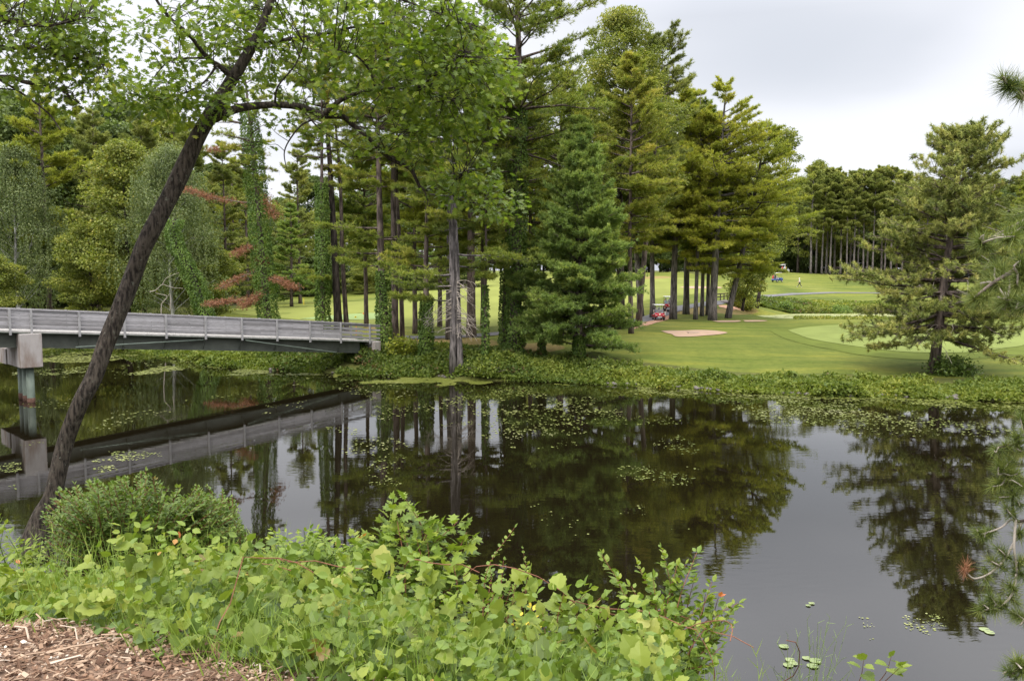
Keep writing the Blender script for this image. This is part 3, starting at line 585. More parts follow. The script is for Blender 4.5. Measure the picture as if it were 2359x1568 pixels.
pine_at("white_pine", "tallest ivy-clad pine on the far bank, its crown out of the top of the photo", 1188, None, 65, 33, .50, 10, 6.0, nb=120, seed=24, topx=1192, ivy=(-.3, 18.5, .68, 10000), tw=15, bl=.27, k=10, mat='wpine', sparse=.08, dead=.12, low=[(20.5, 6, .35, .3), (26, 7, .2, .45), (24, 6.5, -.1, .3), (22, 6, PI * .9, .1)])
pine_at("white_pine", "small ivy-footed young pine just left of the bushy dark green pine", 1249, None, 65, 9.5, .14, 2.6, 3.0, nb=60, seed=25, prof='young', ivy=(-.2, 2.6, .26, 900), tw=12, mat='wpine_g')
pine_at("white_pine", "bushy dark green young pine with foliage almost to the ground", 1335, None, 62.5, 17.2, .26, 1.0, 4.3, nb=300, seed=26, prof='young', ivy=(-.2, 1.8, .42, 1500), tw=20, tuft=7, k=11, bl=.25, bw=.05, mat='wpine_g', elev=(-.05, .75), blade_up=.45, flat=.45)
pine_at("white_pine", "tall pine standing behind the bushy dark green pine", 1290, None, 76, toph(0, 76, 1290, 170), .34, 8, 5.0, nb=110, seed=27, tw=13, dead=.15)
pine_at("white_pine", "pine rising from the lawn just right of the bushy dark green pine", 1456, None, 80, toph(0, 80, 1456, 130), .24, 6.5, 4.6, nb=120, seed=28, topx=1440, tw=14, bl=.28, mat='wpine')
broad_at("broadleaf_tree", "bright green broadleaf tree topping the skyline right of the tallest pine", 1425, 86, toph(0, 86, 1425, 28), .40, 10, 6.2, seed=30, nclump=190, leaves=300, size=.20, cr=1.15, shape='dome')
pine_at("red_pine", "bushy-topped pine overtaking the broadleaf tree on its right", 1472, None, 92, toph(0, 92, 1472, 95), .34, 12, 4.6, nb=90, seed=31, topx=1515, prof='red', tw=12, mat='rpine', bl=.30, elev=(.0, .7))
for px, Y, yt, z0, Rm, sd, mt, lab in [(842, 86, 330, 7.5, 4.2, 32, 'wpine', "soft green pine filling the gap behind the ivy-clad trunk at the bridge's end"), (955, 79, 290, 7.0, 4.6, 33, 'wpine_y', "yellow-green plumed pine behind the short ivy-wrapped one"), (1012, 86, 330, 8, 4.2, 34, 'wpine', "soft green pine behind the bare grey trunk left of the forked one"),
                                 (1112, 84, 250, 7.6, 4.4, 35, 'wpine', "soft green pine in the gap between the tapering dark trunk and the tallest pine"), (1222, 86, 190, 7.5, 5.0, 36, 'wpine_y', "yellow-green pine directly right of the tallest ivy-clad pine"), (1385, 90, 175, 6.5, 5.2, 37, 'wpine', "layered pine rising above the bushy dark green pine's right shoulder")]:
    pine_at("white_pine", lab, px, None, Y, toph(0, Y, px, yt), .24, z0, Rm, nb=95, seed=sd, mat=mt, tw=12, bl=.32, bw=.06)
# --- the grove by the carts
grove = [(1478, 107, 170, .40, 7.5, 1.0, 1440, "leaning pine trunk left of the red carts, tilted to the left"), (1505, 106, 190, .34, 7.5, 4.8, 1500, "upright pine trunk just left of the red carts"),
         (1552, 105, 185, .46, 7.0, 5.2, 1560, "thick pine trunk hiding the side of the farther red cart"), (1582, 110, 205, .42, 7.6, 5.0, 1588, "dark pine trunk behind the thick one that hides the red cart"),
         (1604, 104, 215, .26, 8.0, 4.2, 1606, "slim pine trunk in the middle of the grove by the carts"), (1619, 108, 230, .26, 8.0, 4.0, 1622, "second slim pine trunk in the middle of the grove by the carts"),
         (1643, 103, 192, .52, 6.6, 6.0, 1665, "stoutest pine of the grove with a flared foot, left of the small bridge"), (1632, 109, 260, .26, 8, 4.5, 1640, "pine standing tight behind the stoutest one of the grove")]
for i, (px, Y, yt, r0, z0, Rm, tx, lab) in enumerate(grove):
    pine_at("white_pine", lab, px, None, Y, toph(0, Y, px, yt), r0, z0, Rm * 1.15 if i else 4.0, nb=125 if r0 > .3 else 90, seed=40 + i, topx=tx, tw=13, bl=.34, bw=.06, k=8, mat='wpine_y' if i in (2, 4, 6) else 'wpine', group="pines of the grove by the carts", elev=(-.12, .55), flat=.25, bk='bark_grey')
pine_at("white_pine", "outermost pine of the grove leaning right over the small bridge with long layered limbs", 1678, None, 106, toph(0, 106, 1688, 285), .40, 5.2, 7.0, nb=130, seed=50, topx=1765, tw=14, bl=.34, bw=.06, k=9, mat='wpine_y', group="pines of the grove by the carts", elev=(-.15, .45), flat=.2, bk='bark_grey', prof='old')
broad_at("broadleaf_tree", "low light green tree overhanging the small bridge at the grove's right edge", 1712, 118, 8.2, .18, 1.4, 3.3, seed=51, nclump=60, leaves=220, size=.24, cr=1.0, mat='broad', lean=(1.2, 0))
broad_at("broadleaf_tree", "pale green tree showing beyond the grove's right edge against the far wood", 1838, 226, toph(0, 226, 1838, 405), .25, 5, 7.0, seed=52, nclump=100, leaves=220, size=.30, cr=1.5)
broad_at("broadleaf_tree", "slender light green treetop right of the grove against the sky", 1745, 128, toph(0, 128, 1800, 320), .22, 7, 3.6, seed=53, nclump=60, leaves=200, size=.26, cr=1.2, lean=(4, 0))
# --- the pine on the far bank at right
rs = np.random.default_rng(60); Yp = 59.0; Hp = toph(0, Yp, 2160, 298)
wood, nd, ta = make_pine(rs, Hp, .40, 2.6, 5.2, lambda t: (1.0 + .12 * math.sin(t * 9)) * (1 - t ** 2.6) ** .8, 210, tw=18, tuft=1, k=1, lean=((2205 - 2160) * Yp / F, 0), elev=(-.25, .75), dead=.10,
                        low=[(2.6, 4.0, PI * .9, -.25, 1.2), (3.0, 4.6, PI * 1.02, -.12, 1.2), (2.4, 3.8, .15, -.22, 1.2), (3.3, 4.6, -.1, -.2, 1.2), (13.2, 4.6, .1, .35, 1.3), (12.2, 4.8, -.1, .25, 1.3), (6.5, 5.4, PI, 0, 1.2), (9, 5, PI * 1.1, .1, 1.2), (2.8, 4.2, .5, -.3, 1.2), (4.4, 5.2, PI * .95, -.15, 1.3), (4.2, 5, .05, -.1, 1.3)])
cr = MB(); P, D, S, Tn, w = nd                # red pine: separate round brushes of needles
kk = 64; Pn = np.repeat(P, kk, 0); Dn = np.repeat(unit(D + UP * .4), kk, 0); rv = unit(rs.normal(0, 1, (len(Pn), 3))); Dd = unit(Dn * .55 + rv)
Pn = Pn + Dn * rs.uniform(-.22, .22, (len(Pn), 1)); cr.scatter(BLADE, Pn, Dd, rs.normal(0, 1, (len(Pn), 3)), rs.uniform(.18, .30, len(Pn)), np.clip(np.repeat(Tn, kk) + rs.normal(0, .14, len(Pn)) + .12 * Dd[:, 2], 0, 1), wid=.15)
e = tree_from("red_pine", "solitary tufted pine on the far bank at the right, mirrored in the water", wood, M['bark_pine'], cr, M['rpine'], ground(2160, Yp))
mb = MB()
for k in range(90):
    z = rs.uniform(2.2, 13); a = rs.uniform(0, 2 * PI); c0 = ta(z); rr = rs.uniform(.3, 3.2); b = c0 + np.array([math.cos(a), math.sin(a), -.05]) * rr; d = unit(np.array([math.cos(a), math.sin(a), rs.uniform(-.7, .5)]) + rs.normal(0, .4, 3)); Lg = rs.uniform(.6, 1.7)
    pts = curve_pts(b, d, Lg, rs.uniform(-.5, .1), 5, rs, .1); mb.tube(pts, np.linspace(.022, .008, 5), 3, cap=False); mb.tube(curve_pts(pts[2], unit(d + rs.normal(0, .7, 3)), Lg * .5, -.2, 4, rs, .1), np.linspace(.014, .006, 4), 3, cap=False)
mb.build("dead_twigs", M['twigl'], e)

# --- shared kinds for the woods behind
def proto_pine(seed, H, z0, Rm, prof, mat, bk, nb=70, **kw):
    rs = np.random.default_rng(seed); w, nd, ta = make_pine(rs, H, kw.pop('r0', .34), z0, Rm, PF[prof], nb, **kw); cr = MB(); put_needles(cr, nd, rs); return (w, M[bk], cr, M[mat])
protos = {}
def place(kind, name, label, px, Y, ytop, group, rz=None, rng=random):
    g0 = ground(px, Y); Ht = at(px, ytop, Y)[2] - g0[2]
    if kind not in protos:
        spec = KINDS[kind](); H0 = spec[0]; e = tree_from(name, None, spec[1], spec[2], spec[3], spec[4], (0, 0, 0)); protos[kind] = (e, H0)
        o = e
    else: o = copy_tree(protos[kind][0])
    H0 = protos[kind][1]; s = Ht / H0; o.location = tuple(float(q) for q in g0); o.rotation_euler = (0, 0, rng.uniform(0, 6.28) if rz is None else rz)
    wsc = min(max(s, .75), 1.25); o.scale = (wsc, wsc, s); tag(o, label, "tree", group); return o
def kb(seed, H, z0, Rx, mat, bk='bark_dark', **kw):
    rs = np.random.default_rng(seed); w, lv = make_broad(rs, H, kw.pop('r0', .28), z0, Rx, **kw); return (H, w, M[bk], lv, M[mat])
def kp(seed, H, z0, Rm, prof, mat, bk='bark_pine', **kw): return (H,) + proto_pine(seed, H, z0, Rm, prof, mat, bk, **kw)
KINDS = {'wp1': lambda: kp(101, 28, 6, 4.6, 'old', 'wpine_y', nb=80, tw=12, bl=.42, bw=.085, k=7), 'wp2': lambda: kp(102, 28, 5, 4.2, 'cone', 'wpine', nb=85, tw=12, bl=.42, bw=.085, k=7),
         'wp3': lambda: kp(103, 24, 2.5, 4.6, 'young', 'wpine_g', nb=100, tw=12, bl=.40, bw=.08, k=7), 'rp1': lambda: kp(104, 26, 12, 3.2, 'red', 'rpine', 'bark_grey', nb=80, tw=11, bl=.45, bw=.10, k=8, elev=(0, .6), dead=.1, r0=.25),
         'rp2': lambda: kp(105, 26, 9, 3.4, 'red', 'rpine', 'bark_grey', nb=80, tw=11, bl=.45, bw=.10, k=8, elev=(-.1, .6), dead=.25, r0=.28), 'rp3': lambda: kp(109, 26, 3, 3.6, 'col', 'rpine', 'bark_pine', nb=100, tw=11, bl=.40, bw=.085, k=7, elev=(-.1, .6), dead=.15, r0=.28),
         'br1': lambda: kb(106, 20, 3, 5.0, 'broad', nclump=120, leaves=240, size=.28, cr=1.4), 'br2': lambda: kb(107, 17, 1.5, 4.6, 'broad', nclump=120, leaves=240, size=.26, cr=1.3, shape='tall'),
         'dk': lambda: kb(108, 22, .8, 6.0, 'dark', nclump=130, leaves=230, size=.40, cr=1.7, shape='tall'), 'bi': lambda: kb(110, 18, 2.5, 4.6, 'birch', 'bark_birch', nclump=140, leaves=420, size=.15, cr=1.15, weep=2.2, droop=.8, r0=.16)}
rng = random.Random(3)
# left wood beyond the bridge: front row singled out, deeper rows by group
front = [('wp1', 'white_pine', 110, 104, 165, "tall yellowish layered pine above the bridge at the far left"), ('bi', 'birch_tree', 40, 100, 330, "pale birch at the photo's left edge behind the bridge"),
         ('br1', 'broadleaf_tree', 290, 97, 330, "tall round-crowned leafy tree left of the leaning foreground trunk"), ('bi', 'birch_tree', 395, 93, 330, "weeping birch seen right behind the leaning foreground trunk"),
         ('br2', 'broadleaf_tree', 205, 96, 520, "low leafy tree behind the bridge rail, under a taller round-crowned one"), ('rp3', 'red_pine', 225, 112, 255, "dull green pine with a rough crown right of the tall yellowish one"),
         ('br2', 'broadleaf_tree', -25, 92, 590, "round leafy tree cut by the photo's left edge, low behind the bridge"), ('wp3', 'white_pine', 330, 106, 500, "dark pine with low boughs behind the bridge, left of the leaning trunk"),
         ('rp3', 'red_pine', 450, 104, 290, "brownish green pine left of the orange dead branches"), ('rp3', 'red_pine', 520, 108, 330, "brownish green pine behind the orange dead branches"),
         ('br2', 'broadleaf_tree', 470, 96, 560, "low leafy tree behind the ivy-grown bent trunk"), ('wp3', 'white_pine', 670, 120, 470, "yellow-green pine between the ivy-clad trunk and the slim ivy-clad pine"),
         ('rp3', 'red_pine', 570, 128, 345, "dull green pine straight behind the thickest ivy-clad trunk, above the orange dead boughs"), ('br1', 'broadleaf_tree', 820, 215, 500, "light green tree far behind the two trunks at the bridge rail"), ('rp3', 'red_pine', 690, 135, 335, "dull pine against the sky above the slim ivy-clad pine")]
for kd, nm, px, Y, yt, lab in front: place(kd, nm, lab, px, Y, yt, None, rng=rng)
for i in range(34):
    px = -260 + i * 24 + rng.uniform(-14, 14); Y = 118 + (i * 17) % 42; yt = 235 + rng.uniform(-25, 70) if px < 420 else 370 + rng.uniform(-10, 70)
    place(rng.choice(['wp1', 'wp2', 'rp3', 'dk', 'dk', 'br1']), 'woodland_tree', "tree in the dense wood beyond the bridge at the left", px, Y, yt, "trees of the dense wood beyond the bridge", rng=rng)
for i in range(44):                          # screen behind the fairways
    px = 540 + i * 31 + rng.uniform(-12, 12); Y = 185 + (i * 23) % 50 if px < 1000 else 278 + (i * 13) % 30
    yt = 430 + rng.uniform(-40, 50) if px < 900 else 400 + rng.uniform(-30, 60)
    place(['dk', 'br1', 'wp3', 'br2', 'dk', 'rp3'][i % 6], 'woodland_tree', "tree in the wood closing the far end of the fairway", px, Y, yt, "trees of the wood behind the fairway", rng=rng)
for i in range(16):
    px = 1370 + i * 24 + rng.uniform(-8, 8); place(['dk', 'br2', 'wp3', 'dk'][i % 4], 'woodland_tree', "tree in the wood closing the far end of the fairway", px, 262 + (i * 7) % 12, 430 + rng.uniform(-20, 40), "trees of the wood behind the fairway", rng=rng)
for i, px in enumerate([560, 640, 700, 770, 840, 900, 960, 1020, 1080]):
    place(['dk', 'br2', 'dk'][i % 3], 'woodland_tree', "low leafy tree in the hedge line behind the light green fairway", px, 176 + (i * 7) % 12, 590 + rng.uniform(-20, 20), "low trees behind the light green fairway", rng=rng)
# far wood at right
stand = [(1868, 212), (1880, 217), (1893, 215), (1903, 220), (1912, 214), (1922, 222), (1936, 216), (1950, 213), (1958, 221), (1966, 214), (1976, 218), (1988, 215), (1997, 219), (2010, 214), (2030, 218), (2052, 215)]
ORD = ['first', 'second', 'third', 'fourth', 'fifth', 'sixth', 'seventh', 'eighth', 'ninth', 'tenth', 'eleventh', 'twelfth', 'thirteenth', 'fourteenth', 'fifteenth', 'sixteenth']
for i, (px, Y) in enumerate(stand):
    place('rp1' if i % 3 else 'rp2', 'red_pine', "%s from the left of the bare-stemmed pines on the far hilltop" % ORD[i], px, Y, (388 + (i * 37) % 26) if px < 1975 else 385 + (i * 23) % 20, "pines of the stand on the far hilltop", rng=rng)
for i in range(20):
    px = 2035 + i * 24 + rng.uniform(-8, 8); Y = 216 + (i * 11) % 20
    place(['rp1', 'wp2', 'rp2', 'wp2'][i % 4], 'woodland_tree', "pine in the far wood behind the solitary waterside pine", px, Y, 398 + rng.uniform(-10, 20), "pines of the far wood at the right", rng=rng)
for i in range(30):
    px = 1745 + i * 28 + rng.uniform(-8, 8); Y = 238 + (i * 11) % 22
    place('dk' if i % 3 else 'br1', 'woodland_tree', "dark leafy tree filling the back of the far wood at the right", px, Y, (460 if px < 1850 else 425) + rng.uniform(-10, 40), "dark trees at the back of the far wood", rng=rng)
place('wp2', 'white_pine', "dark layered pine at the far wood's right end, cut by the photo's right edge", 2350, 190, 400, None, rng=rng)
# leaning and broken ivy-grown stem
rs = np.random.default_rng(77); Yb = 82; g0 = ground(478, Yb); pr = np.array([at(x, y, Yb) - g0 for x, y in [(480, 745), (470, 715), (452, 660), (432, 610), (408, 570), (398, 535), (402, 505)]]); wood = MB(); wood.tube(spline(pr, 14), np.linspace(.35, .2, 14), 8)
e = empty("ivy_covered_stem", g0, 0, "bent broken stem smothered in ivy behind the bridge, right of the leaning foreground trunk", "tree"); wood.build("trunk", M['bark_dark'], e, smooth=True)
im = MB(); zs = pr[:, 2]; ivy_on(im, lambda z: np.array([np.interp(z, zs, pr[:, 0]), np.interp(z, zs, pr[:, 1]), z]), -.2, float(zs.max()), .80, 9000, rs, bulge=.6); im.build("ivy", M['ivy'], e)
# orange dead boughs of the ivy-clad pine
def dead_bough(start, end, sag, seed, n=900, spread=.5, mat='dead'):
    rs = np.random.default_rng(seed); a, b = np.array(start), np.array(end); s = np.linspace(0, 1, 9)[:, None]; pts = a + (b - a) * s + UP * sag * (s * (1 - s)) * 4 + np.cumsum(rs.normal(0, .04, (9, 3)), 0)
    e = MB(); e.tube(pts, np.linspace(.06, .015, 9), 4, cap=False)
    ln = np.linalg.norm(b - a)
    for k in range(16):
        i = rs.uniform(.2, .98) * 8; p = pts[int(i)]; e.tube(np.array([p, p + unit((b - a) / ln + rs.normal(0, .8, 3)) * ln * .14]), [.014, .006], 3, cap=False)
    P = []; i = rs.beta(3, 1.4, n) * 7.99; p = np.array([pts[int(q)] + (pts[int(q) + 1] - pts[int(q)]) * (q % 1) for q in i]) + rs.normal(0, spread, (n, 3)) * np.array([1, 1, .45]); return e, p
tree0 = [o for o in bpy.data.objects if o.get("label", "").startswith("ivy-clad pine with dead orange")][0]; o0 = np.array(tree0.location)
wd_, nm_ = MB(), MB(); rs = np.random.default_rng(8)
for k, (sx_, sy_, ex, ey, dy, sg) in enumerate([(600, 470, 425, 432, -1, -.3), (600, 590, 610, 610, 0, 0), (612, 640, 685, 668, -2.5, .3), (605, 690, 468, 700, -2, .2), (600, 625, 505, 665, -1.5, .2), (618, 660, 560, 705, -2, 0), (590, 330, 480, 345, 1, 0), (590, 420, 640, 500, -1, .2), (600, 560, 545, 590, -1.5, .2)]):
    a = at(sx_, sy_, 80) - o0; b = at(ex, ey, 80 + dy) - o0; w_b, p = dead_bough(a, b, sg, k, 420 if k in (0, 3, 2, 5) else 240, .30)
    for q in range(len(w_b.v)): pass
    off = wd_.n; wd_.v += w_b.v; wd_.t += w_b.t; wd_.m += w_b.m; wd_.f += [f + off for f in w_b.f]; wd_.n += w_b.n
    nm_.scatter(BLADE, np.repeat(p, 7, 0), unit(rs.normal(0, 1, (len(p) * 7, 3)) + np.array([-.4, 0, .1])), rs.normal(0, 1, (len(p) * 7, 3)), rs.uniform(.14, .26, len(p) * 7), np.clip(rs.normal(.5, .22, len(p) * 7), 0, 1), wid=.16)
wd_.build("dead_branches", M['twig'], tree0); nm_.build("dead_needles", M['dead'], tree0)
# ------------------------------------------------------------------ footbridge
def tintmul(m, lo=.62, hi=1.15):
    n, l = m.node_tree.nodes, m.node_tree.links; p = [k for k in n if k.type == 'BSDF_PRINCIPLED'][0]; src = p.inputs['Base Color'].links[0].from_socket
    a_ = n.new("ShaderNodeAttribute"); a_.attribute_name = "tint"; r_ = ramp(n, [(lo, lo, lo * .98), (hi, hi, hi)]); l.new(a_.outputs['Fac'], r_.inputs[0]); x = n.new("ShaderNodeMix"); x.data_type = 'RGBA'; x.blend_type = 'MULTIPLY'; x.inputs[0].default_value = 1
    l.new(src, x.inputs[6]); l.new(r_.outputs[0], x.inputs[7]); l.new(x.outputs[2], p.inputs['Base Color'])
M['wood'] = solid("weathered_boards", (.34, .325, .33), .9, .15, var=.16, scale=2.2, bump=.3, col2=(.25, .235, .235), stretch=(1.2, 1.2, 14))
tintmul(M['wood'])
M['post'] = solid("post_wood", (.31, .30, .295), .9, .15, var=.12, scale=5, bump=.2)
M['deckm'] = solid("deck_edge_wood", (.36, .34, .315), .9, .15, var=.15, scale=4, bump=.3)
M['steel'] = solid("green_painted_steel", (.085, .092, .074), .55, .3, var=.14, scale=1.6)
M['steel2'] = solid("pale_green_steel_pipe", (.135, .165, .13), .55, .3, var=.14, scale=1.6)
M['conc'] = solid("stained_concrete", (.34, .31, .29), .9, .2, var=.14, scale=2.0, bump=.2, col2=(.22, .17, .14), stretch=(1, 1, .35))
M['rust'] = solid("rusty_steel", (.10, .055, .04), .9, .2, var=.2, scale=6)
A0 = atz(783, 860, 0); A1 = atz(55, 929.5, 0); bd = unit((A1 - A0)[:2]); bd = np.array([bd[0], bd[1], 0.0]); bn = np.array([-bd[1], bd[0], 0])   # bd runs to the left, bn across
if bn[1] < 0: bn = -bn
post_px = [(850, 747.8), (783, 743.7), (712, 741), (636, 737.5), (555, 734), (471, 730.8), (380, 726.5), (284, 722.3), (180, 718.7), (69.5, 714)]
def t_of(px):
    d = ray(px, 700)[:2]; # intersect ray x = d0*s, y = d1*s with A0 + bd*t
    a = np.array([[d[0], -bd[0]], [d[1], -bd[1]]]); s, t = np.linalg.solve(a, A0[:2]); return t, s
pt = []
for px, py in post_px:
    t, s = t_of(px); pt.append((t, at(px, py, ray(px, 700)[1] * s)[2]))
pf = np.polyfit([a for a, b in pt], [b for a, b in pt], 2); rz_ = lambda t: float(np.polyval(pf, t))
RH = 1.22                                     # rail height above the deck
def bp(t, off=0.0, dz=-RH):                   # a point on the bridge: t along, off across, dz from the rail top
    p = A0 + bd * t + bn * off; return np.array([p[0], p[1], rz_(t) + dz])
def beam(mb, t0, t1, off, w, z0, z1, n=10, **k):
    """a straight-sided beam following the bridge's slight arch"""
    ts = np.linspace(t0, t1, n); V = []
    for t in ts:
        for o_, z in ((off, z0), (off + w, z0), (off + w, z1), (off, z1)): V.append(bp(t, o_, z))
    Fq = [(i * 4 + j, i * 4 + (j + 1) % 4, (i + 1) * 4 + (j + 1) % 4, (i + 1) * 4 + j) for i in range(n - 1) for j in range(4)]
    mb.add(V, np.array(Fq)); b = mb.n - len(V); mb.f.append(np.array([[b, b + 3, b + 2, b + 1], [b + (n - 1) * 4 + k for k in range(4)]])); mb.m.append(np.zeros(2)); return mb
TL = 46.0; tr_ = pt[0][0] - 1.0; BW = 2.5
br = empty("footbridge", (0, 0, 0), 0, "long grey timber-railed footbridge on green steel girders crossing the river", "bridge")
for off in (0.0, BW):
    mb = MB(); tcuts = [tr_] + [t for t, _ in pt] + [pt[-1][0] + 2.6 * k for k in (0.45, 1.45, 2.45, 3.45, 4.45)] + [TL - 12]
    tcuts = sorted(set(round(t, 3) for t in tcuts)); rs = np.random.default_rng(int(off * 10) + 1)
    for a, b in zip(tcuts[:-1], tcuts[1:]):
        nbd = 5 if a > tcuts[1] else 4
        hgt, gap = (.185, .042) if a > tcuts[3] else ((.180, .052) if nbd == 5 else (.15, .16))
        for k in range(nbd):
            z1 = -.02 - k * (hgt + gap) + rs.normal(0, .004)
            if z1 - hgt < -RH: continue
            beam(mb, a + .012, b - .012, off + (.0 if off == 0 else -.05), .045, z1 - hgt, z1, 2); mb.t[-1][:] = rs.random()
    beam(mb, tr_, TL - 12, off - .05 if off == 0 else off - .1, .15, -.018, .03, 24)
    mb.build("railing", M['wood'], br)
tp = [t for t, _ in pt] + [pt[-1][0] + 1.1] + [pt[-1][0] + 3.7 + 2.6 * k for k in range(4)]
for off in (0.0, BW):
    for t in tp:
        mb = MB(); q0 = bp(t, off + (-.075 if off == 0 else .075), -RH - .26); q1 = bp(t, off + (-.075 if off == 0 else .075), .05)
        c = (q0 + q1) / 2; rot = Matrix.Rotation(math.atan2(bd[1], bd[0]), 3, 'Z'); mb.box(c, (.12, .11, q1[2] - q0[2]), rot, bev=.008); mb.build("post", M['post'], br)
mb = MB(); beam(mb, tr_, TL - 12, -.02, BW + .04, -RH - .09, -RH, 24); mb.build("deck", M['deckm'], br)
mb = MB(); beam(mb, tr_, TL - 12, -.022, .05, -RH - .12, -RH - .092, 24); mb.build("edge_strip", M['steel2'], br)
for off in (.45, BW - .5):
    mb = MB(); g_ = lambda t: 0
    beam(mb, pt[0][0] + .6, TL - 12, off, .03, -RH - .96, -RH - .12, 24); beam(mb, pt[0][0] + .6, TL - 12, off - .12, .27, -RH - 1.0, -RH - .963, 24); beam(mb, pt[0][0] + .6, TL - 12, off - .12, .27, -RH - .118, -RH - .095, 24)
    mb.build("girder", M['steel'], br)
for t, _ in pt:
    mb = MB(); mb.tube([bp(t, .40, -RH - .9), bp(t, -.02, -RH - .14)], .035, 4); mb.build("bracket", M['steel'], br)
for (a, za), (b, zb) in (((0.2, -RH - .98), (t_of(560)[0] - .1, -RH - .25)), ((t_of(470)[0], -RH - .28), (t_of(170)[0], -RH - .9))):
    mb = MB(); mb.tube([bp(a, .12, za), bp(b, .02, zb)], .045, 6); mb.build("brace_pipe", M['steel2'], br)
tpx = t_of(66)[0]; rot = Matrix.Rotation(math.atan2(bd[1], bd[0]), 3, 'Z')
c0 = bp(tpx + .05, BW / 2); dk = c0[2] - .12
mb = MB(); mb.box(c0 + np.array([0, 0, -.12 - 1.0]) - bn * .0, (1.15, 3.2, 1.95), rot, bev=.03); mb.box(np.array([c0[0], c0[1], dk - 1.52]) + bn * 2.6, (1.3, 2.2, .95), rot, bev=.03)
mb.build("pier_cap", M['conc'], br)
for k in range(3):
    q = c0 - bn * (1.05 - .95 * k); zt = dk - 2.0; col_ = MB(); col_.tube([(q[0], q[1], -1.8), (q[0], q[1], zt + .02)], .21, 20); co_ = col_.build("pier_column", M['steel2'], br, smooth=True)
    rm = MB(); rm.tube([(q[0], q[1], -.2), (q[0], q[1], .28 + .05 * k)], .217, 20); rm.build("rust_band", M['rust'], co_, smooth=True)
ab = bp(pt[0][0] - .35, .5); mb = MB()
mb.box(bp(pt[0][0] - .45, BW / 2, -RH - 1.0) + np.array([0, 0, -.1]), (.55, BW + .9, 2.1), rot, bev=.03); mb.build("abutment", M['conc'], br)

# ------------------------------------------------------------------ people (one skinned body each, clothes over it)
M['skin'] = solid("skin", (.42, .25, .18), .6, .3, var=.05)
M['hair'] = solid("dark_hair", (.03, .022, .018), .8, .2)
def cloth(nm, c): return solid(nm, c, .9, .1, var=.06)
M['white_c'] = cloth("white_cloth", (.78, .78, .76)); M['black_c'] = cloth("black_cloth", (.025, .025, .03)); M['dkgrey_c'] = cloth("dark_trousers", (.05, .05, .06)); M['blue_c'] = cloth("light_blue_cloth", (.22, .45, .62))
M['grey_c'] = cloth("grey_cloth", (.30, .31, .36)); M['red_c'] = cloth("maroon_cloth", (.30, .03, .07)); M['yel_c'] = cloth("yellow_cloth", (.62, .52, .05)); M['shoe'] = cloth("shoes", (.5, .5, .5))
def skinned(name, verts, edges, rad, mat, parent, root=0, sub=2):
    me = bpy.data.meshes.new(name); me.from_pydata([tuple(v) for v in verts], edges, []); o = bpy.data.objects.new(name, me); COL.objects.link(o); o.parent = parent
    md = o.modifiers.new("skin", 'SKIN'); md.use_smooth_shade = True
    sk = me.skin_vertices[0].data if me.skin_vertices else None
    if sk is None:
        import bmesh
        b_ = bmesh.new(); b_.from_mesh(me); b_.verts.layers.skin.verify(); b_.to_mesh(me); b_.free(); sk = me.skin_vertices[0].data
    for i, r in enumerate(rad): sk[i].radius = (r, r) if np.isscalar(r) else r
    sk[root].use_root = True
    s2 = o.modifiers.new("sub", 'SUBSURF'); s2.levels = s2.render_levels = sub; me.materials.append(mat); return o
J0 = dict(pel=(0, 0, .95), waist=(0, 0, 1.10), chest=(0, .0, 1.32), neck=(0, .0, 1.50), head=(0, .02, 1.60), top=(0, .0, 1.74),
          shL=(.17, 0, 1.42), elL=(.24, 0, 1.15), wrL=(.26, .08, .92), haL=(.26, .10, .84), shR=(-.17, 0, 1.42), elR=(-.24, 0, 1.15), wrR=(-.26, .08, .92), haR=(-.26, .10, .84),
          hiL=(.09, 0, .92), knL=(.10, .03, .50), anL=(.10, 0, .09), toL=(.10, .16, .03), hiR=(-.09, 0, .92), knR=(-.10, .03, .50), anR=(-.10, 0, .09), toR=(-.10, .16, .03))
